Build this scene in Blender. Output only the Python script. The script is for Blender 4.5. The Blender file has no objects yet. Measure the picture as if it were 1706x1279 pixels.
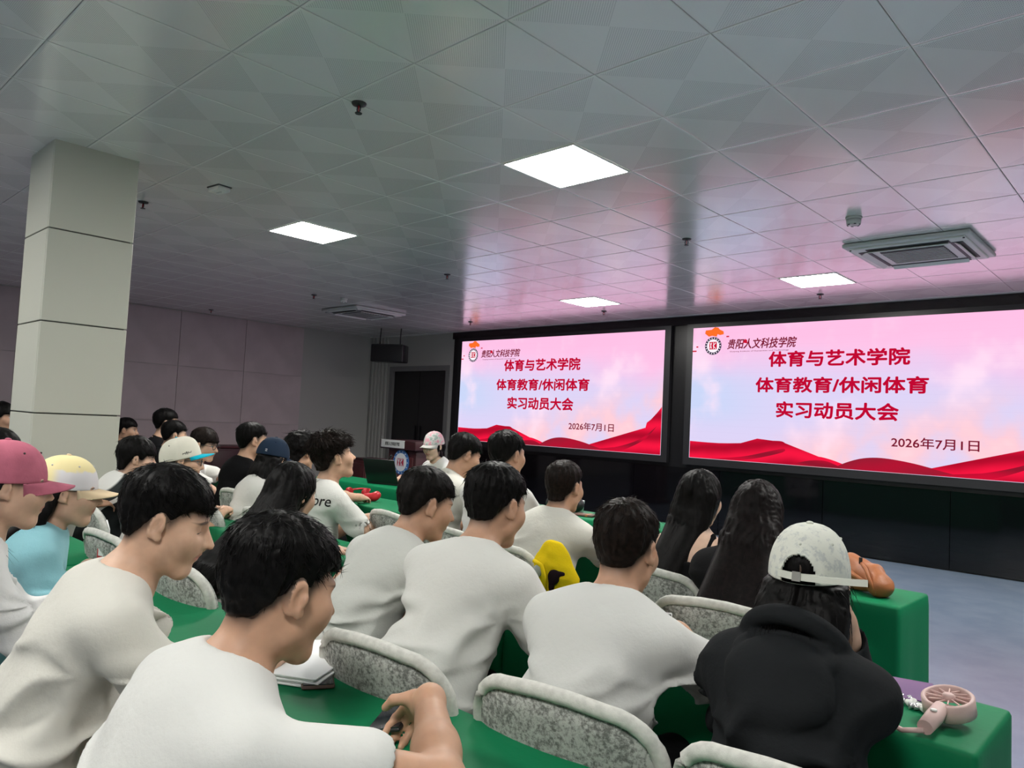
import bpy, bmesh, math, random, mathutils
import numpy as np
# A lecture room with two LED screens, rows of green draped tables and seated students.
# X runs along the screen wall, Y towards it, Z up; metres; the camera stands at (0,0,1.405).
scene=bpy.context.scene
COL=scene.collection
# ---------------------------------------------------------------- camera
cam=bpy.data.cameras.new('camera'); cam.sensor_width=36; cam.lens=1231.6*36/1706; cam.clip_start=.05
co=bpy.data.objects.new('camera',cam); COL.objects.link(co); scene.camera=co
_f=mathutils.Vector((-.68616004,.72559937,.05186477)); _r=mathutils.Vector((.72745059,.68439703,.04915631)); _u=mathutils.Vector((-.000171693,-.0714581597,.997443583))
m=mathutils.Matrix.Identity(4)
for i in range(3): m[i][0]=_r[i]; m[i][1]=_u[i]; m[i][2]=-_f[i]
m[2][3]=1.405; co.matrix_world=m
# ---------------------------------------------------------------- world, exposure
w=bpy.data.worlds.new('world'); scene.world=w; w.use_nodes=True
w.node_tree.nodes['Background'].inputs[0].default_value=(.5,.52,.55,1); w.node_tree.nodes['Background'].inputs[1].default_value=.05
vs=scene.view_settings; vs.view_transform='Standard'; vs.look='None'; vs.exposure=0.0; vs.gamma=1; vs.use_curve_mapping=False
PANEL_POWER=70.0      # emission of the lit ceiling panels
SCREEN_POWER=1.10      # emission of the LED screens
ZC=3.058; YW=9.45; XL=-13.0; XR=3.6; YB=-4.6
# ---------------------------------------------------------------- SDF kit
def V(*a): return np.array(a, float)
def unit(v): v=np.asarray(v,float); return v/(np.linalg.norm(v)+1e-12)
def rotm(ax,ang):
    ax=unit(ax); K=np.array([[0,-ax[2],ax[1]],[ax[2],0,-ax[0]],[-ax[1],ax[0],0]])
    return np.eye(3)+math.sin(ang)*K+(1-math.cos(ang))*K@K
_NT=np.random.RandomState(7).uniform(-1,1,(32,32,32)).astype(np.float32).ravel()
def vnoise(p,seed=0):
    # value noise in -1..1 for Nx3, lattice of 32 cells
    p=p.astype(np.float32)+np.float32(seed*7.31); i=np.floor(p); f=p-i; f=f*f*(3-2*f); i=i.astype(np.int32)
    x0=(i[:,0]&31)<<10; x1=((i[:,0]+1)&31)<<10; y0=(i[:,1]&31)<<5; y1=((i[:,1]+1)&31)<<5; z0=i[:,2]&31; z1=(i[:,2]+1)&31
    fx,fy,fz=f[:,0],f[:,1],f[:,2]; T=_NT
    def ln(a,b,t): return a+(b-a)*t
    return ln(ln(ln(T[x0+y0+z0],T[x1+y0+z0],fx),ln(T[x0+y1+z0],T[x1+y1+z0],fx),fy),ln(ln(T[x0+y0+z1],T[x1+y0+z1],fx),ln(T[x0+y1+z1],T[x1+y1+z1],fx),fy),fz)
class Rc:
    def __init__(s,a,b,ra,rb,op='u',k=.02):
        s.a=np.asarray(a,float); s.ab=np.asarray(b,float)-s.a; s.l=max(s.ab@s.ab,1e-9); s.ra=ra; s.rb=rb; s.op=op; s.k=k
        s.c=s.a+s.ab/2; s.R=math.sqrt(s.l)/2+max(ra,rb)
    def d(s,p):
        f=np.float32; q=p-s.a.astype(f); t=np.clip(q@(s.ab/s.l).astype(f),0,1); q-=t[:,None]*s.ab.astype(f)
        return np.sqrt(np.einsum('ij,ij->i',q,q))-(f(s.ra)+f(s.rb-s.ra)*t)
class El:
    def __init__(s,c,r,M=None,op='u',k=.02):
        s.c=np.asarray(c,float); s.r=np.asarray(r,float); s.M=M; s.op=op; s.k=k; s.R=max(r)
    def d(s,p):
        f=np.float32; q=p-s.c.astype(f)
        if s.M is not None: q=q@s.M.astype(f)          # M columns are the local axes
        u=q/s.r.astype(f); k0=np.sqrt(np.einsum('ij,ij->i',u,u)); u/=s.r.astype(f); k1=np.sqrt(np.einsum('ij,ij->i',u,u))
        return k0*(k0-1)/(k1+f(1e-9))
class To:   # torus, axis n
    def __init__(s,c,n,R,r,op='u',k=.01,sq=(1,1),M=None):
        s.c=np.asarray(c,float); s.n=unit(n); s.r0=R; s.r1=r; s.op=op; s.k=k; s.R=R*max(sq)+r; s.sq=sq
        t=np.cross(s.n,[1,0,0] if abs(s.n[0])<.9 else [0,1,0]); 
        s.e1=unit(V(1,0,0)-s.n*s.n[0]) if abs(s.n[0])<.9 else unit(t); s.e2=np.cross(s.n,s.e1)
    def d(s,p):
        q=p-s.c; h=q@s.n; x=q@s.e1/s.sq[0]; y=q@s.e2/s.sq[1]
        return np.sqrt((np.sqrt(x*x+y*y)-s.r0)**2+h*h)-s.r1
class Pl:   # cut away everything on the +n side
    def __init__(s,c,n,k=.005): s.c=np.asarray(c,float); s.n=unit(n); s.op='c'; s.k=k; s.R=1e9
    def d(s,p): return (p-s.c)@s.n
def evalsdf(prims,p,disp=None):
    p=p.astype(np.float32); d=np.full(len(p),.5,np.float32)
    for s in prims:
        v=s.d(p); k=s.k
        if s.op=='u':
            h=np.maximum(k-np.abs(d-v),0)/k; d=np.minimum(d,v)-h*h*k*.25
        else:
            if s.op=='s': v=-v
            h=np.maximum(k-np.abs(d-v),0)/k; d=np.maximum(d,v)+h*h*k*.25
    if disp is not None: d=d+disp(p,d)
    return d
def sdfmesh(prims,lo,hi,h,disp=None,marg=.006,B=10):
    lo=np.asarray(lo,float); n=np.ceil((np.asarray(hi,float)-lo)/h/B).astype(int)*B+1
    D=np.full(n,1.,np.float32)
    nb=(n-1)//B; g=np.stack(np.meshgrid(*[np.arange(k) for k in nb],indexing='ij'),-1).reshape(-1,3)
    cen=lo+(g+.5)*B*h; br=B*h*.5*1.7321
    dc=evalsdf(prims,cen)
    off=np.stack(np.meshgrid(*[np.arange(B+1)]*3,indexing='ij'),-1).reshape(-1,3)
    offp=off*h
    pc=np.array([s.c for s in prims]); pr=np.array([s.R+s.k for s in prims]); al=pr>1e8
    near=np.abs(dc)<=br*1.2+marg
    for a in g[(~near)&(dc<0)]*B: D[a[0]:a[0]+B+1,a[1]:a[1]+B+1,a[2]:a[2]+B+1]=-1
    for gi,c in zip(g[near],cen[near]):
        a=gi*B; m=al|(np.sqrt(((pc-c)**2).sum(1))-pr<br+marg)
        sub=[prims[i] for i in np.flatnonzero(m)]
        if not sub: continue
        D[a[0]:a[0]+B+1,a[1]:a[1]+B+1,a[2]:a[2]+B+1]=evalsdf(sub,lo+a*h+offp,disp).reshape(B+1,B+1,B+1)
    return surfnets(D,lo,h)
def surfnets(D,lo,h):
    S=D<0
    c=np.zeros(tuple(x-1 for x in D.shape),np.int8)
    for i in (0,1):
        for j in (0,1):
            for k in (0,1): c+=S[i:D.shape[0]-1+i,j:D.shape[1]-1+j,k:D.shape[2]-1+k]
    idx=np.argwhere((c>0)&(c<8))
    if len(idx)==0: return np.zeros((0,3)),np.zeros((0,4),int)
    vid=np.full(c.shape,-1,np.int32); vid[tuple(idx.T)]=np.arange(len(idx))
    acc=np.zeros((len(idx),3)); cnt=np.zeros(len(idx))
    cor=[(i,j,k) for i in (0,1) for j in (0,1) for k in (0,1)]
    val={q:D[idx[:,0]+q[0],idx[:,1]+q[1],idx[:,2]+q[2]].astype(float) for q in cor}
    for ax in range(3):
        for q in cor:
            if q[ax]: continue
            r=list(q); r[ax]=1; r=tuple(r); a=val[q]; b=val[r]
            m=(a<0)!=(b<0); t=np.where(m,a/np.where(m,a-b,1),0)
            t=np.clip(t,0,1)
            P=np.tile(np.array(q,float),(len(idx),1)); P[:,ax]=t
            acc[m]+=P[m]; cnt[m]+=1
    v=lo+(idx+acc/cnt[:,None])*h
    F=[]
    for ax in range(3):
        sl0=[slice(None)]*3; sl1=[slice(None)]*3
        sl0[ax]=slice(0,-1); sl1[ax]=slice(1,None)
        e=np.argwhere(S[tuple(sl0)]!=S[tuple(sl1)])
        o1,o2=(ax+1)%3,(ax+2)%3
        ok=(e[:,o1]>0)&(e[:,o2]>0)&(e[:,o1]<D.shape[o1]-1)&(e[:,o2]<D.shape[o2]-1)
        e=e[ok]
        def cell(d1,d2):
            q=e.copy(); q[:,o1]-=d1; q[:,o2]-=d2; return vid[q[:,0],q[:,1],q[:,2]]
        f=np.stack([cell(1,1),cell(0,1),cell(0,0),cell(1,0)],1)
        fl=~S[e[:,0],e[:,1],e[:,2]]
        f[fl]=f[fl][:,::-1]; F.append(f)
    F=np.concatenate(F); F=F[(F>=0).all(1)]
    return v,F
def npmesh(name,v,f,smooth=True):
    me=bpy.data.meshes.new(name)
    v=np.asarray(v,np.float32); f=np.asarray(f,np.int32); nf,w=f.shape
    me.vertices.add(len(v)); me.vertices.foreach_set('co',v.ravel())
    me.loops.add(nf*w); me.loops.foreach_set('vertex_index',f.ravel())
    me.polygons.add(nf); me.polygons.foreach_set('loop_start',np.arange(0,nf*w,w,dtype=np.int32))
    if smooth: me.polygons.foreach_set('use_smooth',np.ones(nf,bool))
    me.update(calc_edges=True); me.validate()
    return me
# ---------------------------------------------------------------- materials
MAT={}
class NT:
    def __init__(s,m): s.t=m.node_tree; s.n=s.t.nodes; s.b=s.n.get('Principled BSDF')
    def new(s,typ,**kw):
        n=s.n.new(typ)
        for k,v in kw.items(): setattr(n,k,v)
        return n
    def link(s,a,b): s.t.links.new(a,b)
    def val(s,x,sock):
        if hasattr(x,'default_value') or hasattr(x,'links'): s.link(x,sock)
        else: sock.default_value=x
    def math(s,op,a,b=0.,c=None,clamp=False):
        n=s.new('ShaderNodeMath',operation=op,use_clamp=clamp); s.val(a,n.inputs[0]); s.val(b,n.inputs[1])
        if c is not None: s.val(c,n.inputs[2])
        return n.outputs[0]
    def mix(s,f,a,b):
        n=s.new('ShaderNodeMix',data_type='RGBA'); s.val(f,n.inputs['Factor'])
        for x,k in((a,6),(b,7)):
            if isinstance(x,tuple): n.inputs[k].default_value=(*x[:3],1)
            else: s.link(x,n.inputs[k])
        return n.outputs[2]
    def noise(s,vec,scale,detail=3,rough=.5):
        n=s.new('ShaderNodeTexNoise'); n.inputs['Scale'].default_value=scale; n.inputs['Detail'].default_value=detail; n.inputs['Roughness'].default_value=rough
        if vec is not None: s.link(vec,n.inputs['Vector'])
        return n.outputs['Fac']
    def obj(s): return s.new('ShaderNodeTexCoord').outputs['Object']
    def ramp(s,f,a,b):
        n=s.new('ShaderNodeMapRange'); n.interpolation_type='SMOOTHSTEP'; s.link(f,n.inputs[0]); n.inputs[1].default_value=a; n.inputs[2].default_value=b; return n.outputs[0]
    def bump(s,hgt,strength,dist=.01):
        n=s.new('ShaderNodeBump'); n.inputs['Strength'].default_value=strength; n.inputs['Distance'].default_value=dist; s.link(hgt,n.inputs['Height']); s.link(n.outputs[0],s.b.inputs['Normal'])
def mat(name,c,rough=.6,spec=.5,metal=0.,var=None,bump=None,coat=0.,sheen=0.,emit=None):
    m=bpy.data.materials.new(name); m.use_nodes=True; t=NT(m); b=t.b
    b.inputs['Base Color'].default_value=(*c,1); b.inputs['Roughness'].default_value=rough; b.inputs['Specular IOR Level'].default_value=spec; b.inputs['Metallic'].default_value=metal
    if coat: b.inputs['Coat Weight'].default_value=coat; b.inputs['Coat Roughness'].default_value=.1
    if sheen: b.inputs['Sheen Weight'].default_value=sheen
    if emit is not None: b.inputs['Emission Color'].default_value=(*c,1); b.inputs['Emission Strength'].default_value=emit
    if var:
        sc,amt=var; f=t.noise(t.obj(),sc,4); d=tuple(max(x*(1-amt),0) for x in c); u=tuple(min(x*(1+amt),1) for x in c)
        t.link(t.mix(t.ramp(f,.3,.7),d,u),b.inputs['Base Color'])
    if bump:
        sc,st,ds=bump; t.bump(t.noise(t.obj(),sc,4,.6),st,ds)
    MAT[name]=m; return m,t
def emitmat(name,c,s=1.):
    m=bpy.data.materials.new(name); m.use_nodes=True; t=NT(m); t.n.remove(t.b); e=t.new('ShaderNodeEmission'); e.inputs[0].default_value=(*c,1); e.inputs[1].default_value=s
    t.link(e.outputs[0],t.n['Material Output'].inputs[0]); MAT[name]=m; return m,t,e
# cloth
for n,c in (('tee_white',(.62,.62,.585)),('tee_cream',(.59,.58,.525)),('tee_bright',(.61,.615,.59)),('tee_grey',(.53,.54,.505)),('sweat_white',(.63,.63,.625)),('tee_teal',(.24,.50,.56)),('tee_pinkish',(.62,.56,.54)),
            ('cloth_black',(.007,.007,.008)),('cloth_charcoal',(.013,.0145,.016)),('trousers_black',(.007,.007,.008)),('knit_black',(.005,.005,.006)),('jersey_dark',(.012,.014,.016))):
    mat(n,c,.88,.25 if sum(c)>.3 else .12,bump=(34,.35,.006),sheen=.15 if sum(c)>.6 else .0)
# jersey with a dark body and a pale diagonal band, white shoulders
m,t=mat('jersey',(.66,.66,.63),.88,.25)
o=t.obj(); s=t.new('ShaderNodeSeparateXYZ'); t.link(o,s.inputs[0])
u=t.math('ADD',s.outputs['Z'],t.math('MULTIPLY',s.outputs['Y'],-.9)); 
dark=t.math('MULTIPLY',t.ramp(u,.90,.885),1.); band=t.math('MULTIPLY',t.ramp(u,.795,.80),t.ramp(u,.83,.825))
t.link(t.mix(t.math('MULTIPLY',dark,t.math('SUBTRACT',1.,band)),(.66,.66,.63),(.018,.022,.022)),t.b.inputs['Base Color'])
# tee with a red print
m,t=mat('tee_print',(.72,.71,.69),.88,.25,bump=(34,.35,.006))
s=t.new('ShaderNodeSeparateXYZ'); t.link(t.obj(),s.inputs[0]); f=t.noise(t.obj(),60,2)
box=t.math('MULTIPLY',t.math('MULTIPLY',t.math('LESS_THAN',t.math('ABSOLUTE',s.outputs['X']),.075),t.math('LESS_THAN',t.math('ABSOLUTE',t.math('SUBTRACT',s.outputs['Z'],.90)),.035)),t.math('GREATER_THAN',s.outputs['Y'],0.))
t.link(t.mix(t.math('MULTIPLY',box,t.math('GREATER_THAN',f,.47)),(.72,.71,.69),(.62,.13,.16)),t.b.inputs['Base Color'])
# skin
def skin(name,c,closed=False,lip=(.42,.16,.13)):
    m,t=mat(name,c,.5,.35); b=t.b
    b.inputs['Subsurface Weight'].default_value=.12; b.inputs['Subsurface Radius'].default_value=(.012,.005,.003); b.inputs['Subsurface Scale'].default_value=1.
    a=t.new('ShaderNodeAttribute'); a.attribute_name='hc'; s=t.new('ShaderNodeSeparateXYZ'); t.link(a.outputs['Vector'],s.inputs[0]); X,Y,Z=s.outputs
    ax=t.math('ABSOLUTE',X); fr=t.math('GREATER_THAN',Y,.045)
    def ell(cx,cz,rx,rz,soft=.25,tilt=0.):
        u=t.math('DIVIDE',t.math('SUBTRACT',ax,cx),rx); v=t.math('DIVIDE',t.math('SUBTRACT',t.math('ADD',Z,t.math('MULTIPLY',t.math('SUBTRACT',ax,cx),tilt)),cz),rz)
        q=t.math('ADD',t.math('MULTIPLY',u,u),t.math('MULTIPLY',v,v)); return t.math('MULTIPLY',t.ramp(q,1+soft,1-soft),fr)
    f=t.noise(a.outputs['Vector'],26,3); col=t.mix(t.ramp(f,.3,.7),tuple(x*.93 for x in c),tuple(min(1,x*1.05) for x in c))
    fa=t.new('ShaderNodeAttribute'); fa.attribute_name='fade'; col=t.mix(t.math('MULTIPLY',fa.outputs['Fac'],.88),col,(.018,.014,.012))
    col=t.mix(t.math('MULTIPLY',ell(.0,-.0575,.025,.0105,.5),.75),col,lip)
    col=t.mix(t.math('MULTIPLY',ell(.033,.0285,.021,.0042,.6,.10),.85),col,(.03,.022,.018))
    if closed:
        col=t.mix(ell(.032,.0025,.015,.0016,.6,.05),col,(.05,.03,.025))
    else:
        col=t.mix(ell(.031,.008,.0142,.0056,.2,-.06),col,(.55,.50,.47)); col=t.mix(ell(.0305,.0082,.0052,.0056,.2),col,(.012,.008,.007))
        col=t.mix(ell(.032,.0138,.0155,.0017,.5,.0),col,(.03,.02,.017))
    col=t.mix(t.math('MULTIPLY',ell(.0085,-.0335,.0035,.0022,.6),.8),col,(.10,.04,.03))
    t.link(col,b.inputs['Base Color'])
for n,c in (('skin_a',(.58,.355,.24)),('skin_b',(.50,.29,.19)),('skin_f',(.58,.37,.265)),('skin_pale',(.62,.42,.31))):
    skin(n,c); 
skin('skin_a_closed',(.60,.375,.26),True)
# hair
for n,c,r in (('hair_black',(.0030,.0026,.0026),.5),('hair_brown',(.0085,.0052,.0040),.52),('hair_soft',(.0055,.0045,.0042),.55),('hair_red',(.005,.0030,.0030),.5)):
    m,t=mat(n,c,r,.11); a=t.new('ShaderNodeAttribute'); a.attribute_name='hc'; f=t.noise(a.outputs['Vector'],70,2)
    t.link(t.mix(t.ramp(f,.35,.7),tuple(x*.6 for x in c),tuple(x*1.6 for x in c)),t.b.inputs['Base Color'])
# caps
mat('cap_pink',(.43,.12,.175),.85,.25,var=(12,.18),bump=(160,.25,.002))
mat('cap_navy',(.010,.022,.045),.85,.2,bump=(160,.25,.002))
mat('cap_ivory',(.68,.66,.56),.85,.25,bump=(160,.25,.002)); mat('brim_cyan',(.0,.46,.62),.8,.25); mat('brim_tan',(.70,.55,.36),.85,.25)
m,t=mat('cap_marble',(.62,.63,.58),.85,.25,bump=(140,.3,.002)); a=t.new('ShaderNodeAttribute'); a.attribute_name='hc'
t.link(t.mix(t.ramp(t.noise(a.outputs['Vector'],46,5,.7),.50,.62),(.66,.67,.60),(.50,.52,.50)),t.b.inputs['Base Color'])
m,t=mat('cap_cream',(.75,.66,.38),.7,.3); a=t.new('ShaderNodeAttribute'); a.attribute_name='hc'; s=t.new('ShaderNodeSeparateXYZ'); t.link(a.outputs['Vector'],s.inputs[0])
t.link(t.mix(t.math('MULTIPLY',t.ramp(t.math('ADD',s.outputs['Z'],t.math('MULTIPLY',t.noise(a.outputs['Vector'],30,2),.03)),.105,.095),t.ramp(s.outputs['Y'],-.06,-.02)),(.78,.68,.36),(.66,.64,.66)),t.b.inputs['Base Color'])
m,t=mat('cap_camo',(.5,.4,.42),.85,.25); a=t.new('ShaderNodeAttribute'); a.attribute_name='hc'; f=t.noise(a.outputs['Vector'],24,2)
t.link(t.mix(t.ramp(f,.5,.56),t.mix(t.ramp(f,.40,.45),(.30,.36,.33),(.52,.52,.50)),(.62,.30,.36)),t.b.inputs['Base Color'])
mat('cap_grey',(.50,.49,.46),.85,.25); mat('eyelet_dark',(.03,.02,.02),.6)
mat('metal_bright',(.62,.60,.55),.3,.5,1.); mat('metal_dark',(.04,.04,.042),.4,.5,.6); mat('black_plastic',(.012,.012,.013),.35); mat('black_satin',(.010,.010,.011),.5); mat('black_frame',(.015,.015,.016),.3)
mat('shoe_white',(.6,.6,.58),.7); mat('shoe_dark',(.03,.03,.03),.7)
# setting
m,t=mat('floor_vinyl',(.17,.215,.275),.26,.5); f=t.noise(t.obj(),3,5,.6); t.link(t.mix(t.ramp(f,.3,.7),(.15,.205,.28),(.18,.235,.31)),t.b.inputs['Base Color']); t.b.inputs['Coat Weight'].default_value=.2; t.b.inputs['Coat Roughness'].default_value=.25
mat('wall_paint',(.44,.44,.41),.75,.3,bump=(60,.1,.003)); mat('wall_back',(.72,.72,.68),.8,.3)
mat('wall_acoustic',(.54,.46,.465),.85,.3,var=(2.5,.06),bump=(200,.2,.002)); mat('joint_dark',(.10,.09,.09),.9,.2); mat('trim_grey',(.20,.20,.195),.5)
mat('ceiling_back',(.6,.6,.58),.6); mat('ceiling_plain',(.86,.85,.83),.2,.9)
m,t=mat('ceiling_tile',(.90,.885,.86),.22,1.,coat=.9); t.b.inputs['Coat Roughness'].default_value=.17
s=t.new('ShaderNodeSeparateXYZ'); t.link(t.obj(),s.inputs[0]); X,Y,Z=s.outputs
def cellp(v,pitch): return t.math('SUBTRACT',t.math('FRACT',t.math('DIVIDE',t.math('ADD',v,10.),pitch)),.5)
u=cellp(t.math('ADD',X,Y),.0135); v=cellp(t.math('SUBTRACT',X,Y),.0135)
dot=t.ramp(t.math('ADD',t.math('MULTIPLY',u,u),t.math('MULTIPLY',v,v)),.075,.04)
tri=t.math('GREATER_THAN',t.math('ABSOLUTE',Y),t.math('ABSOLUTE',X)); edge=t.math('LESS_THAN',t.math('MAXIMUM',t.math('ABSOLUTE',X),t.math('ABSOLUTE',Y)),.285)
msk=t.math('MULTIPLY',t.math('MULTIPLY',dot,tri),edge)
t.link(t.mix(t.math('MULTIPLY',msk,.6),(.90,.885,.86),(.16,.16,.16)),t.b.inputs['Base Color'])
mat('column_panel',(.54,.545,.47),.55,.4,bump=(120,.08,.002)); mat('column_core',(.10,.10,.095),.8)
mat('screen_wall',(.006,.006,.007),.35,.4); mat('screen_frame',(.016,.016,.018),.4,.4); mat('glass_black',(.003,.003,.004),.07,.4)
mat('door_black',(.010,.010,.011),.35,.5); mat('wood_red',(.085,.016,.018),.42,.5,var=(6,.25)); mat('wood_red_dark',(.045,.010,.012),.45,.5)
mat('plastic_white',(.78,.78,.75),.45); mat('plastic_grey',(.62,.63,.61),.45); mat('grille_dark',(.07,.07,.075),.6); mat('metal_sprinkler',(.06,.06,.06),.4,.5,.7)
emitmat('panel_light',(1.,.975,.925),PANEL_POWER)
# tables, chairs
m,t=mat('cloth_green',(.002,.165,.064),.6,.18,bump=(45,.12,.004))
m,t=mat('chair_felt',(.32,.33,.31),.95,.15); f=t.noise(t.obj(),95,5,.75); g=t.noise(t.obj(),9,3)
t.link(t.mix(t.ramp(t.math('ADD',f,t.math('MULTIPLY',t.math('SUBTRACT',g,.5),.35)),.36,.62),(.13,.135,.125),(.42,.43,.40)),t.b.inputs['Base Color']); t.bump(f,.4,.004)
mat('chair_rim',(.53,.53,.49),.9,.2,var=(60,.10),bump=(90,.3,.004)); mat('chair_leg',(.30,.30,.30),.35,.5,.8)
# small things
mat('paper',(.78,.79,.80),.8); mat('phone_glass',(.012,.014,.02),.08,.6); mat('phone_case',(.10,.06,.045),.5); mat('notebook_purple',(.13,.055,.17),.5); mat('fan_pink',(.62,.44,.41),.5)
mat('leather_tan',(.34,.115,.040),.5,.4,bump=(60,.3,.004)); mat('plush_yellow',(.72,.52,.01),.95,.1,bump=(120,.5,.004)); mat('plush_black',(.015,.008,.012),.9,.1); mat('plush_grey',(.42,.43,.43),.8)
mat('red_gloss',(.50,.012,.022),.35); mat('white_gloss',(.75,.75,.74),.3); mat('candy_white',(.72,.74,.70),.35); mat('silver_foil',(.6,.6,.62),.25,.5,.8)
mat('sign_white',(.72,.72,.70),.5); mat('mark_white',(.7,.7,.7),.7); mat('ink_black',(.015,.015,.015),.6); mat('emblem_blue',(.045,.16,.42),.5); mat('emblem_red',(.42,.03,.07),.5); mat('emblem_white',(.75,.75,.77),.5); mat('brown_wood_item',(.12,.06,.045),.6); mat('shirt_ink',(.02,.02,.02),.9)
# screen inks
def srgb(r,g,b): return tuple(((x/255+.055)/1.055)**2.4 if x>10 else x/255/12.92 for x in (r,g,b))
emitmat('led_title',srgb(186,8,48),SCREEN_POWER); emitmat('led_maroon',srgb(120,24,48),SCREEN_POWER); emitmat('led_orange',srgb(244,108,40),SCREEN_POWER); emitmat('led_navy',srgb(52,44,66),SCREEN_POWER); emitmat('led_white',srgb(248,236,246),SCREEN_POWER); emitmat('led_crimson',srgb(196,20,52),SCREEN_POWER)
# slide background: pink to pale blue sky with soft clouds
m,t,e=emitmat('led_sky',(1,1,1),SCREEN_POWER)
o=t.obj(); s=t.new('ShaderNodeSeparateXYZ'); t.link(o,s.inputs[0]); X,Y,Z=s.outputs     # X -2.19..2.19, Z -.92...92
n1=t.noise(o,.8,3,.5); n2=t.noise(o,1.3,4,.5)
base=t.mix(t.ramp(t.math('ADD',Z,t.math('MULTIPLY',t.math('SUBTRACT',n1,.5),.9)),.85,-.1),srgb(250,186,222),srgb(214,205,238))
base=t.mix(t.math('MULTIPLY',t.ramp(X,-.6,-2.1),t.ramp(t.math('ABSOLUTE',t.math('ADD',Z,.05)),.55,.1)),base,srgb(196,208,240))
base=t.mix(t.math('MULTIPLY',t.ramp(t.math('SUBTRACT',t.math('MULTIPLY',X,.25),Z),.15,.75),t.ramp(n2,.35,.65)),base,srgb(252,196,200))
base=t.mix(t.math('MULTIPLY',t.ramp(n2,.52,.75),.7),base,srgb(255,224,240))
ln=t.math('LESS_THAN',t.math('FRACT',t.math('MULTIPLY',Z,11.)),.05); base=t.mix(t.math('MULTIPLY',ln,.06),base,srgb(170,140,180))
t.link(base,e.inputs[0])
# red silk ribbon
def silk(name,a,b,sc,off):
    m,t,e=emitmat(name,(1,0,0),SCREEN_POWER); o=t.obj(); s=t.new('ShaderNodeSeparateXYZ'); t.link(o,s.inputs[0]); X,Y,Z=s.outputs
    v=t.math('ADD',t.math('MULTIPLY',Z,sc),t.math('ADD',t.math('MULTIPLY',t.math('SINE',t.math('ADD',t.math('MULTIPLY',X,2.2),off)),1.6),t.math('MULTIPLY',t.noise(o,1.6,2),3.)))
    f=t.math('ADD',t.math('MULTIPLY',t.math('SINE',v),.5),.5); t.link(t.mix(f,a,b),e.inputs[0])
silk('silk_bright',srgb(172,12,42),srgb(240,22,62),22,0.); silk('silk_deep',srgb(140,22,44),srgb(200,14,50),26,1.3); silk('silk_dark',srgb(138,30,50),srgb(172,20,48),14,2.4)
# ---------------------------------------------------------------- people
def zline(y,style):
    if style=='tuck': return np.interp(y,[-.12,-.05,-.03,-.012,.004,.03,.05,.075,.11],[-.12,-.12,-.08,.0,.026,.015,.04,.06,.072])
    if style in('long','pony'): return np.interp(y,[-.12,-.05,-.02,.02,.05,.075,.11],[-.12,-.12,-.10,-.07,.01,.05,.072])
    if style=='bowl': return np.interp(y,[-.12,-.06,-.03,-.005,.03,.05,.075,.11],[-.085,-.075,-.02,.0,-.005,.03,.03,.03])
    if style=='crop': return np.interp(y,[-.12,-.06,-.03,-.005,.02,.035,.06,.11],[-.075,-.068,-.02,.022,.01,.03,.062,.075])
    return np.interp(y,[-.12,-.06,-.03,-.005,.02,.037,.06,.075,.11],[-.060,-.050,-.008,.026,.008,.032,.05,.045,.042])
def sstep(a,b,x): t=np.clip((x-a)/(b-a),0,1); return t*t*(3-2*t)
def head_prims(hp,M,s,fem=False,face=True):
    e=lambda c,r,k=.02,op='u',R=None: El(hp(*c),[x*s for x in r],M if R is None else M@R,op,k)
    c=lambda a,b,ra,rb,k=.015,op='u': Rc(hp(*a),hp(*b),ra*s,rb*s,op,k)
    P=[e((0,-.014,.036),(.076,.096,.086)),e((0,.022,-.025),(.062,.068,.085),.03)]
    base=list(P)
    P+=[c((.042,.012,-.062),(.012,.066,-.098),.026,.018,.03),c((-.042,.012,-.062),(-.012,.066,-.098),.026,.018,.03),
        c((-.009,.071,-.099),(.009,.071,-.099),.0155,.0155,.02),
        e((0,.072,-.035),(.042,.026,.035),.03)]
    for x in (-1,1):
        R=rotm((0,0,1),-x*.35)@rotm((1,0,0),-.2)
        P+=[e((x*.077,-.008,.0),(.0095,.019,.032),.006,'u',R),e((x*.089,-.004,.003),(.0105,.0125,.0235),.003,'s',R),e((x*.083,.006,-.002),(.006,.006,.012),.004,'u',R),e((x*.078,.004,-.024),(.007,.009,.011),.006)]
        P+=[e((x*.046,.060,-.020),(.018,.016,.018),.045)]
    if face:
        P+=[e((0,.076,.028),(.05,.016,.010),.02)]
        for x in (-1,1): P+=[e((x*.032,.098,.008),(.021,.018,.013),.014,'s'),e((x*.031,.0735,.008),(.0145,.0125,.0125),.004)]
        P+=[c((0,.088,.016),(0,.1155,-.025),.0065,.0105,.010),e((.010,.100,-.029),(.0085,.010,.008),.008),e((-.010,.100,-.029),(.0085,.010,.008),.008),
            c((-.016,.090,-.0525),(.016,.090,-.0525),.0048,.0048,.008),c((-.004,.0985,-.0505),(.004,.0985,-.0505),.006,.006,.008),
            c((-.012,.0925,-.0635),(.012,.0925,-.0635),.0065,.0065,.007),e((0,.096,-.0575),(.017,.006,.0013),.003,'s')]
    return P,base
def ik(s,w,l1,l2,pole):
    d=w-s; L=np.linalg.norm(d)
    if L>.995*(l1+l2): w=s+d/L*.995*(l1+l2); d=w-s; L=np.linalg.norm(d)
    a=(l1*l1-l2*l2+L*L)/(2*L); hgt=math.sqrt(max(l1*l1-a*a,1e-6)); u=d/L
    q=np.asarray(pole,float); q=q-u*(q@u); q=unit(q)
    return s+u*a+q*hgt,w
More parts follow.
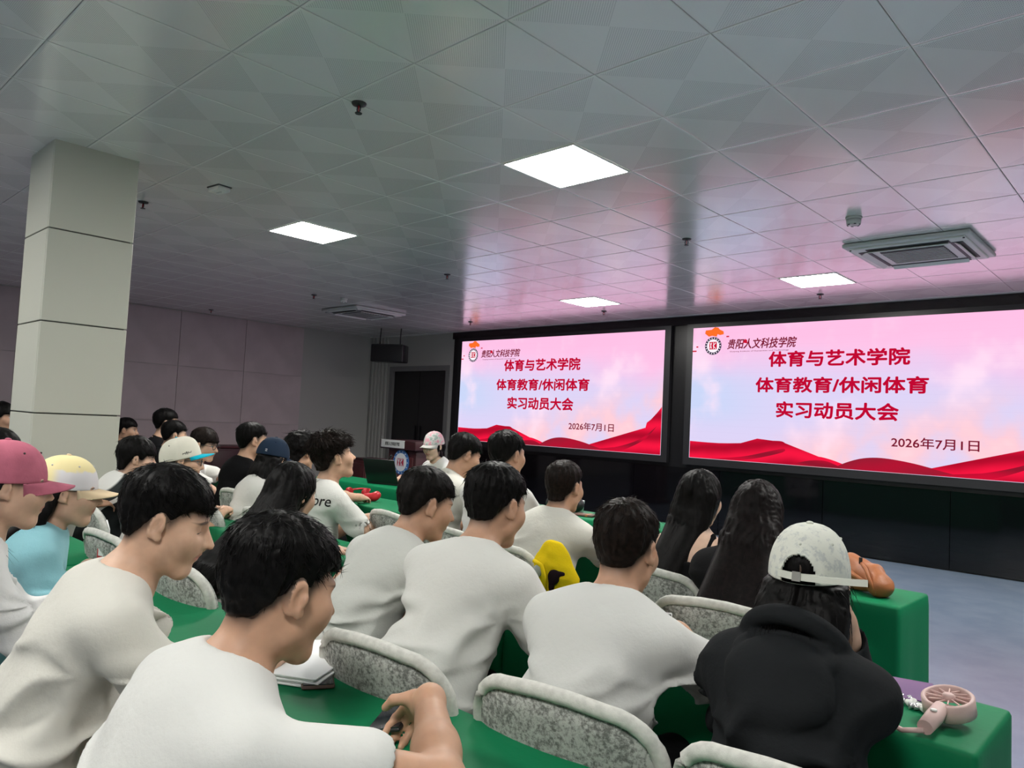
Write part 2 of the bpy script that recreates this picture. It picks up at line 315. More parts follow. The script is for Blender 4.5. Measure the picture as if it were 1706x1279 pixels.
def hand_prims(wr,f,n,side,s=1.,curl=(25,35,30),k=.008,spread=1.):
    # f finger direction, n palm normal, side=+1 thumb towards +t
    f=unit(f); n=unit(n-f*(np.asarray(n)@f)); t=np.cross(f,n)*side
    M=np.stack([t,f,n],1); P=[El(wr+f*.045*s,[.040*s,.052*s,.0155*s],M,'u',.015),Rc(wr-f*.02,wr+f*.02,.026*s,.026*s,'u',.02)]
    for o,L,db in ((.029,.070,.083),(.0095,.078,.088),(-.0105,.073,.085),(-.029,.056,.076)):
        p=wr+f*db*s+t*o*s; d=unit(f+t*o*2.*spread)
        ax=np.cross(d,n); r=.0088*s
        for j,(fr,cu) in enumerate(zip((.45,.30,.25),curl)):
            d=rotm(ax,math.radians(cu))@d; q=p+d*L*fr*s; P.append(Rc(p,q,r,r*.93,'u',.006)); p=q; r*=.93
    p=wr+f*.022*s+t*.026*s; d=unit(t*.65+f*.7+n*.35); q=p+d*.045*s; P.append(Rc(p,q,.014*s,.0105*s,'u',.012))
    d=unit(t*.15+f*.95+n*.35); P.append(Rc(q,q+d*.03*s,.0102*s,.0085*s,'u',.006))
    return P
def tubes(paths,rad,sides=3):
    # paths N,S,3 ; rad N,S
    N,S,_=paths.shape
    t=np.gradient(paths,axis=1); t/=np.linalg.norm(t,axis=2,keepdims=True)+1e-9
    ref=np.where(np.abs(t[:,:,2:3])<.8,np.array([0,0,1.]),np.array([1.,0,0]))
    a=np.cross(t,ref); a/=np.linalg.norm(a,axis=2,keepdims=True)+1e-9; b=np.cross(t,a)
    ang=np.arange(sides)*2*math.pi/sides
    v=paths[:,:,None,:]+rad[:,:,None,None]*(a[:,:,None,:]*np.cos(ang)[None,None,:,None]+b[:,:,None,:]*np.sin(ang)[None,None,:,None])
    i=np.arange(N*S*sides).reshape(N,S,sides); j=np.roll(i,-1,axis=2)
    f=np.stack([i[:,:-1],j[:,:-1],j[:,1:],i[:,1:]],-1).reshape(-1,4)
    return v.reshape(-1,3),f
def tri_to_quads(v,f): return v,f
RS=np.random.RandomState; CACHE={}
def setv(me,name,arr,typ='FLOAT_VECTOR'):
    at=me.attributes.new(name,typ,'POINT'); at.data.foreach_set('vector' if typ=='FLOAT_VECTOR' else 'value',np.asarray(arr,np.float32).ravel())
def vnormals(v,f):
    n=np.cross(v[f[:,2]]-v[f[:,0]],v[f[:,3]]-v[f[:,1]]); o=np.zeros_like(v)
    for k in range(4): np.add.at(o,f[:,k],n)
    return o/(np.linalg.norm(o,axis=1,keepdims=True)+1e-12)
def person(label,head,yaw=0,lean=12,hyaw=0,hpitch=5,hroll=0,fem=False,shirt='tee',col='tee_white',hair='short',hcol='hair_black',cap=None,
           wl=None,wr=None,wlw=None,wrw=None,res=.006,skin='skin_a',seed=1,face=True,table=None,glasses=None,curl=(25,35,30),pants='trousers_black',hs=None,
           shw=None,vol=1.,strands=700,group='people seated at the tables',thick=1.,dirs=None,lower=True,slouch=1.,poles=None,closed=False,hairlen=.36,bulk=1.,hspread=1.,hshift=0.,bres=None,hback=0.,fold=1.):
    rs=RS(seed); hs=hs or (.95 if fem else 1.0); shw=shw or (.158 if fem else .185)
    yw=math.radians(yaw); Rz=rotm((0,0,1),yw)
    la=math.radians(lean)
    dr=lambda a: V(0,math.sin(a),math.cos(a))
    P0=V(0,0,.555); HM=rotm((0,0,1),math.radians(hyaw))@rotm((1,0,0),-math.radians(hpitch))@rotm((0,1,0),math.radians(hroll))
    a0,a1,a2=la*.55,la*1.0,la*1.0+math.radians(9*slouch)
    def build(L):
        P1=P0+dr(a0)*L*.36; P2=P1+dr(a1)*L*.36; C7=P2+dr(a2)*L*.28
        na=la*.55+math.radians(16); N1=C7+dr(na)*.085*hs
        hc=N1+HM@V(0,.028,.075)*hs
        return P1,P2,C7,N1,hc
    L=.50
    for _ in range(12):
        P1,P2,C7,N1,hc=build(L); L+=(head[2]-hc[2])*.8; L=min(max(L,.30),.72)
    P1,P2,C7,N1,hc=build(L)
    root=np.array(head,float)-Rz@hc; root[2]=0
    hp=lambda x,y,z: hc+HM@(V(x,y,z)*hs)
    Mx=lambda a: np.stack([V(1,0,0),V(0,math.cos(a),-math.sin(a)),dr(a)],1)
    up=dr(a2)
    sh={sd: C7-up*.072+V(sd*shw,.012,0) for sd in(-1,1)}
    ty=(table if table is not None else head[1]+.12)-root[1]
    arms={}
    if wlw is not None: wl=Rz.T@(V(*wlw)-root)
    if wrw is not None: wr=Rz.T@(V(*wrw)-root)
    for sd,w in ((-1,wl),(1,wr)):
        if w is None: w=V(sd*.10,max(ty+.03,min(ty+.16,C7[1]+.34)),.795)
        else: w=V(*w)
        pole=(sd*.45,-.3,-.8) if not poles else poles[sd]
        arms[sd]=ik(sh[sd],w,.275 if fem else .295,.225 if fem else .245,pole)
    E=bpy.data.objects.new('person',None); COL.objects.link(E); E.location=root; E.rotation_euler=(0,0,yw); E.empty_display_size=.1
    E['label']=label; E['category']='person'; E['group']=group
    # ---- body
    P,base=head_prims(hp,HM,hs,fem,face)
    P+=[Rc(hp(0,-.022,-.045),C7+V(0,.01,-.01),.050*hs*(.9 if fem else 1.06),.056*hs*(.9 if fem else 1.05),'u',.025)]
    tank=shirt=='tank'
    P+=[Rc(C7-up*.02,C7-up*.10,.05,.075,'u',.05),Rc(C7-up*.10,P1,.085,.085,'u',.05),Rc(P1,P0,.085,.09,'u',.05)]
    for sd in(-1,1):
        P+=[Rc(C7+V(0,.0,.005),sh[sd]+V(-sd*.02,0,.005),.040,.046 if not fem else .04,'u',.05)]
        el,w=arms[sd]; q=.86 if fem else 1.
        P+=[Rc(sh[sd],el,.050*q,.041*q,'u',.03),Rc(el,el+(w-el)*.4,.041*q,.040*q,'u',.02),Rc(el+(w-el)*.35,w,.040*q,.027*q,'u',.02)]
        fd=unit(w-el); 
        if dirs and sd in dirs: fd,nn=unit(V(*dirs[sd][0])),V(*dirs[sd][1])
        else: nn=V(-sd*.25,-.1,-1); fd=unit(fd*V(1,1,.2)+V(-sd*.2,0,-.05))
        P+=hand_prims(w+fd*.012,fd,nn,1 if sd*1>0 else -1,.9 if fem else 1.,curl)
    if tank: P+=[El(C7-up*.14,(.165,.095,.14),Mx(a2),'u',.06)]
    pts=np.array([s.c-s.R for s in P]+[s.c+s.R for s in P]); lo,hi=pts.min(0)-.02,pts.max(0)+.02
    v,f=sdfmesh(P,lo,hi,bres or res)
    me=npmesh('body',v,f); q=(v-hc)@HM/hs
    setv(me,'hc',q)
    hz=zline(q[:,1],hair)
    fade=sstep(-.030,.012,q[:,2]-hz)*sstep(.3,.2,np.linalg.norm(q,axis=1))*(np.abs(q[:,0])<.079+(q[:,1]<-.02)*.1)
    if cap and hair not in('long','pony','tuck'): fade=fade*.8
    setv(me,'fade',fade,'FLOAT')
    part('body',me,skin+('_closed' if closed else ''),E)
    # ---- shirt
    infl=.0 if shirt!='hoodie' else .004
    bq=(.9 if fem else 1.)*bulk
    S=[El(P0+V(0,-.01,-.02),V(.178*bq+infl,.128+infl,.14),Mx(0),'u',.07),El(P1-dr(a0)*.03,V(.165*bq+infl,.118+infl,.15),Mx(a0),'u',.08),
       El(P2+dr(a1)*.01,V(.178*bq+infl,.114+infl,.17),Mx(a1),'u',.08)]
    if not tank:
        S+=[Rc(sh[-1]+V(.045,-.004,-.0),sh[1]+V(-.045,-.004,-.0),.060+infl,.060+infl,'u',.06)]
        for sd in(-1,1): S+=[Rc(C7+V(0,0,-.012),sh[sd]+V(-sd*.02,0,.008),.052+infl,.056+infl,'u',.05)]
    else:
        S+=[El(C7-up*.17,(.168,.108,.10),Mx(a2),'u',.05)]
        S+=[Pl(C7-up*.135,up,.01)]
        for sd in(-1,1):
            S+=[Rc(C7-up*.15+V(sd*.10,-.088,0),C7-up*.07+V(sd*.104,-.088,0),.008,.008,'u',.006),Rc(C7-up*.07+V(sd*.104,-.088,0),C7+up*.008+V(sd*.105,-.03,0),.008,.008,'u',.006),Rc(C7+up*.008+V(sd*.105,-.03,0),C7-up*.15+V(sd*.10,.10,0),.009,.009,'u',.006),
                Rc(C7-up*.15+V(sd*.14,-.08,0),C7-up*.035+V(sd*.15,-.02,0),.007,.007,'u',.005)]
    long=shirt in('long','hoodie')
    if not tank:
        for sd in(-1,1):
            el,w=arms[sd]; s0=sh[sd]
            r0,r1=(.061+infl,.063+infl) if not fem else (.054+infl,.054+infl)
            if long:
                S+=[Rc(s0,el,r0,r1-.004,'u',.05),Rc(el,el+(w-el)*.93,r1-.004,.045+infl*.5,'u',.03),Rc(el+(w-el)*.99,el+(w-el)*1.2,.030,.032,'s',.01)]
            else:
                e=s0+(el-s0)*.72; dd=unit(el-s0)
                S+=[Rc(s0,e-dd*.05,r0,r1+.006,'u',.024),Pl0(e,dd,s0,sd),]
                S+=[Rc(e-dd*.035,e+dd*.09,.053,.066,'s',.006)]
        S+=[Rc(C7-V(0,0,.02)+dr(la)*.0,hp(0,-.02,-.03),.061*hs,.070*hs,'s',.012)]
        nd=unit(hp(0,-.022,-.045)-C7)
        S+=[To(C7+nd*(.012)+V(0,.008,0),unit(nd+V(0,.35,0)),.064*hs,.009,'u',.008)]
        if shirt=='collar':
            S+=[To(C7+nd*.03+V(0,.006,0),unit(nd+V(0,.2,0)),.062*hs,.013,'u',.01),To(C7+nd*.018+V(0,.006,0),unit(nd+V(0,.25,0)),.070*hs,.012,'u',.01)]
        if shirt=='hoodie':
            bn=V(0,-math.cos(a2),math.sin(a2))
            S+=[El(C7-up*.085+bn*.098,(.108,.048,.098),Mx(a2),'u',.004),To(C7+up*.012+bn*.030,unit(up-bn*.45),.082,.026,'u',.006,(1.1,1.)),To(C7-up*.03+bn*.085,unit(up*.55+bn),.072,.020,'u',.004,(1.15,.75))]
    S+=[Pl(P0+V(0,0,-.115),V(0,0,-1),.01)]
    arm={sd: sh[sd]+V(-sd*.02,-.02,-.085) for sd in(-1,1)}
    fa=(1.25 if shirt in('hoodie','long') else 1.)*fold
    def disp(p,d,seed=seed):
        n1=vnoise(p*7.+seed*3.1,seed); n2=vnoise(p*V(11,11,17)+seed*1.7,seed+5)
        r=.0055*n1
        for sd in(-1,1):
            q=p-arm[sd]; rr=np.sqrt((q*q).sum(1)); th=np.arctan2(q[:,2],-sd*q[:,0]+.35*np.abs(q[:,1]))
            r=r+.0055*fa*np.sin(th*5.5+n1*3.+sd+seed)*np.exp(-((rr-.15)/.07)**2)*sstep(.07,.0,q[:,2])
        zz=p[:,2]-P0[2]
        wv=np.sin(zz*46+n1*4.5+p[:,0]*9*np.sin(seed))*.5+.5
        r=r+.0085*fa*(wv**2-.3)*np.exp(-((zz-.08)/.13)**2)
        r=r+.0022*n2*fa
        n3=vnoise(np.stack([p[:,0]*4.2+p[:,2]*3.*np.sin(seed*1.3),p[:,1]*4.2,p[:,2]*11+p[:,0]*5.*np.cos(seed*2.1)],1)+seed*2.3,seed+9); r=r-.017*fa*(1-np.sqrt(n3*n3+.004))**6*sstep(.40,.24,zz)+.002*n3
        # drawn folds from shoulders to the waist
        w2=np.sin(p[:,0]*26+zz*13*np.sign(p[:,0])+n1*3.2); r=r+.0028*w2*np.exp(-((zz-.22)/.15)**2)
        return r
    pts=np.array([s.c-s.R for s in S if s.R<1 and s.op=='u']+[s.c+s.R for s in S if s.R<1 and s.op=='u']); lo,hi=pts.min(0)-.03,pts.max(0)+.03
    lo[2]=max(lo[2],P0[2]-.15)
    v,f=sdfmesh(S,lo,hi,max(res*1.15,.0055),disp,.035)
    sm=npmesh('shirt',v,f)
    so=part({'tee':'shirt','long':'sweatshirt','hoodie':'hooded_jacket','tank':'strap_top','collar':'shirt'}[shirt],sm,col,E)
    # ---- trousers and shoes
    if lower:
        key=('trousers',pants,round(bq,1))
        if key not in CACHE:
            T=[El(P0+V(0,.0,-.03),(.165*bq,.125,.105),None,'u',.05)]
            for sd in(-1,1):
                kn=V(sd*.12,.43,.50); an=V(sd*.12,.44,.09)
                T+=[Rc(V(sd*.085,.02,.53),kn,.088*bq,.062,'u',.05),Rc(kn,an,.062,.048,'u',.04)]
            v,f=sdfmesh(T,(-.3,-.2,.03),(.3,.6,.72),.014,None,.03); CACHE[key]=npmesh('trousers',v,f)
        part('trousers',CACHE[key],pants,E)
        sm_='shoe_white' if seed%3 else 'shoe_dark'; key=('shoe',sm_)
        if key not in CACHE:
            an=V(0,0,.05); Q=[Rc(an+V(0,-.05,0),an+V(0,.13,-.012),.042,.036,'u',.03),Rc(an+V(0,-.03,.03),an+V(0,.0,.05),.04,.038,'u',.04),Pl(V(0,0,.004),V(0,0,-1),.006)]
            v,f=sdfmesh(Q,an-V(.06,.12,.06),an+V(.06,.20,.12),.011,None,.03); CACHE[key]=npmesh('shoe',v,f)
        for sd in(-1,1): part('shoe',CACHE[key],sm_,E).location=(sd*.12,.45,0)
    # ---- hair
    hb=base+[Rc(hp(0,-.03,-.03),C7+V(0,-.005,.02),.050*hs,.050*hs,'u',.03)]
    islong=hair in('long','pony','tuck')
    H=list(hb)
    if hair in('long','tuck'):
        ext=[]
        bk=C7-up*.22+V(0,-.118,0)
        for x,dx in ((-.043,-.075),(-.018,-.028),(.018,.028),(.043,.075)):
            a=hp(x,-.045,-.03 if cap else .01); b=hp(x*1.25,-.074-hback,-.10); c=C7-up*(hairlen*.55)+V(dx,-.158-hback,0); d=C7-up*hairlen+V(dx*.9,-.168-hback,0)
            c=c*V(hspread,1,1)+V(hshift,0,0); d=d*V(hspread,1,1)+V(hshift*1.2,0,0); b=b+V(hshift*.4,0,0)
            if hairlen<.13: ext+=[Rc(a,b,.036,.034,'u',.03),Rc(b,C7+V(dx*.9,-.03,.02),.036,.030,'u',.03)]
            else: ext+=[Rc(a,b,.038,.042*(.5+.5*hspread),'u',.03),Rc(b,c,.042*(.55+.45*hspread),.036,'u',.03),Rc(c,d,.034,.014,'u',.03)]
        H+=ext
    if hair=='pony':
        H+=[El(hp(0,-.125,-.02),(.04*hs,.035*hs,.045*hs),HM,'u',.02),Rc(hp(0,-.125,-.02),hp(0,-.15,-.12),.03,.012,'u',.02)]
    top={'short':.019,'spiky':.036,'crop':.014,'bowl':.022,'long':.014,'tuck':.012,'pony':.010,'curly':.034}[hair]*vol
    side={'short':.007,'spiky':.010,'crop':.005,'bowl':.014,'long':.012,'tuck':.008,'pony':.008,'curly':.024}[hair]*thick
    hst='bowl' if hair=='curly' else hair
    capz=.045
    def hdisp(p,d):
        q=(p-hc)@HM/hs
        m=sstep(-.012,.012,q[:,2]-zline(q[:,1],hst))
        if islong: far=sstep(.135,.17,np.linalg.norm(q-V(0,-.01,.02),axis=1)); 
        else: far=0
        th=side+(top-side)*sstep(.03,.105,q[:,2])
        fr=sstep(.05,.085,q[:,1])*sstep(.10,.06,q[:,2]); th=th+.003*fr*(not islong)
        if not islong and hair!='curly': th=th*(1-.88*sstep(.055,.0,q[:,2]-zline(q[:,1],hst))*sstep(.05,.02,q[:,1]))
        if cap:
            ct=math.radians(cap.get('tilt',0.)); rim=.018-math.tan(-ct)*q[:,1]*(-1 if cap.get('back') else 1); th=np.minimum(th,.003+.012*sstep(rim+.002,rim-.02,q[:,2]))
        t=th*m-.03*(1-m)
        ph=np.arctan2(q[:,0],q[:,1]+.045); rr=np.sqrt(q[:,0]**2+(q[:,1]+.045)**2)
        if hair=='curly': nz=.008*vnoise(q*55,seed)+.004*vnoise(q*110,seed+1)
        else:
            s1=vnoise(np.stack([ph*9,rr*14,q[:,2]*10],1),seed)
            nz=.0045*s1*vol+.0016*np.sin(ph*70+s1*5)
            if hair=='spiky': nz=nz*1.8+.005*vnoise(q*45,seed+2)
        if islong:
            t=t*(1-far)+(.004)*far
            sx=vnoise(p*V(38,38,2.5),seed); nz=nz*(1-far)+far*(.004*sx+.0022*np.sin(p[:,0]*240+sx*6))
        return -t*hs+nz*m+(0 if not islong else 0)
    if islong:
        hd0=hdisp
        def hdisp(p,d,hd0=hd0):
            r=hd0(p,d); q=(p-hc)@HM/hs
            # hair keeps off the face
            return np.maximum(r,-.0+(-1)*d+ (q[:,1]-.062)*1.0) if False else r
    pts=np.array([s.c-s.R for s in H]+[s.c+s.R for s in H]); lo,hi=pts.min(0)-.05,pts.max(0)+.06
    if not islong: lo[2]=max(lo[2],hc[2]-.15)
    v,f=sdfmesh(H,lo,hi,max(res*.85,.0045),hdisp,.06,10)
    # keep only the faces outside the skull mask
    q=(v-hc)@HM/hs
    keepv=q[:,2]>zline(q[:,1],hst)-.016
    if islong: keepv|=np.linalg.norm(q-V(0,-.01,.02),axis=1)>.15
    keepv&=~((q[:,1]>.03)&(q[:,2]<-.02)&(np.abs(q[:,0])<.06)) if not islong else True
    kf=keepv[f].all(1); f=f[kf]
    used=np.unique(f); mp=np.full(len(v),-1); mp[used]=np.arange(len(used)); v=v[used]; f=mp[f]
    nrm=vnormals(v,f); q=(v-hc)@HM/hs
    # strands
    w=.35+sstep(.0,.08,q[:,2])
    if cap: w=w*(q[:,2]<.02)+1e-6
    pick=rs.choice(len(v),strands,p=w/w.sum())
    r0=v[pick]; nn=nrm[pick]; qq=q[pick]
    fl=(qq-V(0,-.055,.135)); fl[:,2]=np.minimum(fl[:,2],0)*1.0-.02
    if not islong: fl[:,1]+=np.where(qq[:,1]>-.02,.05,0)
    fl=fl@HM.T
    if islong:
        farw=sstep(.12,.16,np.linalg.norm(qq-V(0,-.01,.02),axis=1))[:,None]; farg=1-farw[:,0]; fl=fl/np.linalg.norm(fl,axis=1,keepdims=True)*(1-farw)+farw*(-up-V(0,.25,0))
    fl+=rs.randn(*fl.shape)*(.022 if not islong else .04); fl-=nn*(fl*nn).sum(1)[:,None]; fl/=np.linalg.norm(fl,axis=1,keepdims=True)+1e-9
    ln={'short':.026,'spiky':.034,'crop':.012,'bowl':.04,'long':.10,'tuck':.10,'pony':.04,'curly':.03}[hair]*(.7+.6*rs.rand(strands))*(.45+.55*sstep(.0,.06,qq[:,2]) if not islong else .45+.55*farw[:,0])
    lift={'short':.10,'spiky':.6,'crop':.2,'bowl':.04,'long':.0,'tuck':.0,'pony':.03,'curly':.4}[hair]*(.5+rs.rand(strands))
    if not islong: lift=lift*(.3+.7*sstep(.0,.07,qq[:,2]))
    Sg=5; tt=np.linspace(0,1,Sg)
    bend=rs.randn(strands,3)*(.003 if hair!='curly' else .018)
    path=r0[:,None,:]-nn[:,None,:]*.002+tt[None,:,None]*ln[:,None,None]*fl[:,None,:]+nn[:,None,:]*(ln*lift)[:,None,None]*(tt-.55*tt**2)[None,:,None]*1.3-nn[:,None,:]*(np.minimum(ln,.06)**2/(2*.085)*(farg if islong else 1))[:,None,None]*(tt**2)[None,:,None]+bend[:,None,:]*(tt**2)[None,:,None]
    rad=.0010*(1.15-tt)[None,:]*np.ones((strands,1))*(1 if res<.007 else 1.5)
    sv,sf=tubes(path,rad)
    hv=np.concatenate([v,sv]); hf=np.concatenate([f,sf+len(v)])
    hm=npmesh('hair',hv,hf); setv(hm,'hc',np.concatenate([q,(sv-hc)@HM/hs]))
    ho=part('hair',hm,hcol,E); ho['kind']='stuff'
    if cap: make_cap(E,hp,HM,hs,cap)
    if glasses: make_glasses(E,hp,HM,hs,glasses)
    return E,dict(root=root,Rz=Rz,hc=hc,hp=hp,C7=C7,P2=P2,P1=P1,P0=P0,sh=sh,arms=arms,up=up,HM=HM,shirt=so)
def Pl0(e,dd,s0,sd):
    # sleeve hem: a cut that only reaches the arm's own side
    return SleeveCut(e,dd)
class SleeveCut:
    def __init__(s,e,dd): s.c=np.asarray(e,float)+dd*.12; s.R=.22; s.e=np.asarray(e,float); s.n=dd; s.op='c'; s.k=.008
    def d(s,p):
        q=p-s.e.astype(np.float32); return np.minimum(q@s.n,.13-np.sqrt(((q-s.n*.12)**2).sum(1))+.0)
def loft(rows,close=True):
    # rows: list of (n,3) arrays
    R=np.array(rows); m,n,_=R.shape; i=np.arange(m*n).reshape(m,n)
    if close: j=np.roll(i,-1,axis=1); f=np.stack([i[:-1],j[:-1],j[1:],i[1:]],-1).reshape(-1,4)
    else: f=np.stack([i[:-1,:-1],i[:-1,1:],i[1:,1:],i[1:,:-1]],-1).reshape(-1,4)
    return R.reshape(-1,3),f
def shell(v,f,th):
    n=vnormals(v,f); return np.concatenate([v,v-n*th]),n
def make_cap(E,hp,HM,hs,cap):
    # crown: dome with six panel seams, eyelets as dark dots come from the material; brim, button, strap are sub-parts
    back=cap.get('back',False)       # brim at the back
    sg=-1 if back else 1
    tilt=cap.get('tilt',0.)
    R=rotm((1,0,0),math.radians(tilt))
    cz=.030; rx,ry,rz=.0895,.112,.120*cap.get('h',1.)
    def W(p): p=np.asarray(p,float); q=(p-V(0,0,cz))@R.T+V(0,0,cz); q[...,1]*=sg; return q
    def outp(p): return (W(p)*hs)@HM.T+hp(0,0,0)
    NA=144 if cap.get('hole') else 72; rows=[]
    els=[0,.06,.14,.24,.36,.5,.66,.82,.98,1.14,1.28,1.40,1.50] if not cap.get('hole') else list(np.linspace(0,.62,26))+[.72,.84,.98,1.14,1.28,1.40,1.50]
    for e in els:
        a=np.arange(NA)*2*math.pi/NA
        ce=math.cos(e)**.8; se=math.sin(e)
        seam=1-.008*np.exp(-((np.mod(a*6/(2*math.pi)+.5,1)-.5)/.05)**2)*math.cos(e)**.3
        puff=1+.012*np.abs(np.sin(a*3))*math.sin(2*e)
        fr=1+.0*np.sin(a)
        x=rx*ce*np.cos(a)*seam*puff; y=-.014+ry*ce*np.sin(a)*seam*puff*fr; z=cz-.012+rz*se*np.ones(NA)
        if cap.get('high'): z=z+np.maximum(np.sin(a),0)*.02*math.sin(min(e*2,1.57))*math.cos(e)
        rows.append(np.stack([x,y,z],1))
    v,f=loft(rows); 
    if cap.get('hole',False):
        cen=v[f].mean(1); m=(cen[:,1]<-.05)&(np.abs(cen[:,0])<.037)&(cen[:,2]<cz+.052*np.sqrt(np.clip(1-(cen[:,0]/.038)**2,0,1)))
        f=f[~m]
    tip=len(v); topc=rows[-1].mean(0)+V(0,0,.001); v=np.concatenate([v,[topc]])
    last=(len(els)-1)*NA+np.arange(NA); ft=np.stack([last,np.roll(last,-1),np.full(NA,tip),np.full(NA,tip)],1)
    vi=v*V(.965,.965,.985)+V(0,-.0005,-.002)
    allv=np.concatenate([v,vi]); n=len(v)
    tri=[tuple(x) for x in f]+[tuple(x[::-1]+n) for x in f]+[tuple(x[:3]) for x in ft]+[tuple((x[:3]+n)[::-1]) for x in ft]
    a=np.arange(NA); b=np.roll(a,-1)
    tri+=[(int(b[i]),int(a[i]),int(a[i]+n),int(b[i]+n)) for i in range(NA)]
    me=bpy.data.meshes.new('cap'); me.from_pydata([tuple(x) for x in outp(allv)],[],[tuple(int(k) for k in t) for t in tri]); me.update()
    me.polygons.foreach_set('use_smooth',[True]*len(me.polygons)); setv(me,'hc',allv)
    cm=bmesh.new(); cm.from_mesh(me); bmesh.ops.delete(cm,geom=[x for x in cm.verts if not x.link_faces],context='VERTS'); bmesh.ops.recalc_face_normals(cm,faces=cm.faces); cm.to_mesh(me); cm.free()
    co=part('cap',me,cap['mat'],E)
    if cap.get('script'):
        a=np.linspace(.15,.62,60); z=cz+.016+.009*np.sin(a*75)*(.6+.4*np.sin(a*21)); k=1.006
        pth=np.stack([rx*k*np.cos(a)*.985,-.014+ry*k*np.sin(a)*.985,z],1); part('lettering',tubem('lettering',outp(pth),.0011,5),'ink_black',co)
    if cap.get('mark'):
        for dz in (.010,.020):
            a=np.linspace(-1.05,-.93,5); pth=np.stack([rx*np.cos(a)*1.0,-.014+ry*np.sin(a)*1.0,np.full(5,cz+dz)],1); part('mark',tubem('mark',outp(pth),.0022,5),'mark_white',co)
    # brim
    bl=cap.get('brim',.075); nb=25; rows=[]
    for t in np.linspace(0,1,9):
        th=np.linspace(-1.12,1.12,nb)
        x=(rx*1.0)*np.sin(th)*(1-.10*t); y=-.014+ry*np.cos(th)+bl*t*np.clip(1.0-(np.abs(th)/1.14)**3.2,0,1)
        z=cz-.010-cap.get('curve',.018)*(np.sin(th)**2)*(.15+t)-cap.get('drop',.012)*t
        rows.append(np.stack([x,y,z],1))
    v,f=loft(rows,False); n=len(v); lo_=v-V(0,0,.0035)
    q=np.concatenate([v,lo_]); fs=[tuple(x) for x in f]+[tuple(x[::-1]+n) for x in f]
    idx=np.arange(n).reshape(9,nb); bd=list(idx[0])+list(idx[1:,-1])+list(idx[-1,::-1][1:])+list(idx[::-1,0][1:-1])
    for i in range(len(bd)):
        a_,b_=bd[i],bd[(i+1)%len(bd)]; fs.append((b_,a_,a_+n,b_+n))
    me=bpy.data.meshes.new('brim'); me.from_pydata([tuple(x) for x in outp(q)],[],[tuple(int(k) for k in t) for t in fs]); me.update(); me.polygons.foreach_set('use_smooth',[True]*len(me.polygons))
    fixn(me); part('brim',me,cap.get('bmat',cap['mat']),co)
    v,f=sdfmesh([El(outp([[0,-.014,cz-.012+rz]])[0],(.009,.009,.005),HM,'u',.01)],hp(0,0,.0)-.3,hp(0,0,0)+.3,.004,None,.01) if False else uvs(outp([[0,-.014,cz-.011+rz]])[0],(.0085,.0085,.0045),HM)
    part('button',npmesh('button',v,f),cap.get('bmat',cap['mat']) if not cap.get('hole') else cap['mat'],co)
    for k in range(6):
        a=(k+.5)*math.pi/3+.0; e=.78
        c=V(rx*math.cos(e)**.8*math.cos(a)*1.012,-.014+ry*math.cos(e)**.8*math.sin(a)*1.012,cz-.012+rz*math.sin(e)*1.006)
        v,f=uvs(outp([c])[0],(.0032,.0032,.0032),HM,6,8); part('eyelet',npmesh('eyelet',v,f),cap.get('emat',cap['mat']),co)
    if cap.get('hole'):
        # strap with a buckle and a loose tail
        th=np.linspace(-.52,.52,20); pth=np.stack([rx*1.0*np.sin(th)*1.0,-.014-ry*1.0*np.cos(th),np.full(20,cz-.004)],1)
        part('strap',ribbon('strap',outp(pth),outp(pth+V(0,0,.016)),.003),cap['mat'],co)
        t=np.linspace(0,1,10)[:,None]; pth=V(.012,-.014-ry*1.03,cz-.003)+t*V(.135,-.004,.010)-V(0,.006,0)*np.sin(t*3.1)
        part('strap',ribbon('strap_tail',outp(pth),outp(pth+V(0,0,.0145)),.0025),cap['mat'],co)
        bx=boxm('buckle',(.017,.006,.020)); o=part('buckle',bx,'metal_bright',co); o.matrix_local=M4(HM,outp([[0,-.014-ry*1.035,cz+.005]])[0])
    return co
def uvs(c,r,M=None,n=8,m=12):
    rows=[]
    for e in np.linspace(-math.pi/2+.05,math.pi/2-.05,n):
        a=np.arange(m)*2*math.pi/m; q=np.stack([r[0]*math.cos(e)*np.cos(a),r[1]*math.cos(e)*np.sin(a),np.full(m,r[2]*math.sin(e))],1)
        rows.append(q if M is None else q@M.T)
    v,f=loft(rows); return v+np.asarray(c),f
def ribbon(name,a,b,th):
    # thick strip between two polylines
    n=len(a); t=np.gradient(a,axis=0); w=b-a; nn=np.cross(t,w); nn/=np.linalg.norm(nn,axis=1,keepdims=True)+1e-9
    rows=[np.stack([a[i]+nn[i]*th/2,b[i]+nn[i]*th/2,b[i]-nn[i]*th/2,a[i]-nn[i]*th/2]) for i in range(n)]
    v,f=loft(rows); fs=[tuple(int(k) for k in x) for x in f]+[(0,1,2,3),tuple(int(x) for x in range(4*n-1,4*n-5,-1))]
    me=bpy.data.meshes.new(name); me.from_pydata([tuple(x) for x in v],[],fs); me.update(); fixn(me); return me
def fixn(me):
    cm=bmesh.new(); cm.from_mesh(me); bmesh.ops.recalc_face_normals(cm,faces=cm.faces); cm.to_mesh(me); cm.free()
def M4(M,t):
    m=mathutils.Matrix.Identity(4)
    for i in range(3):
        for j in range(3): m[i][j]=M[i][j]
        m[i][3]=t[i]
    return m
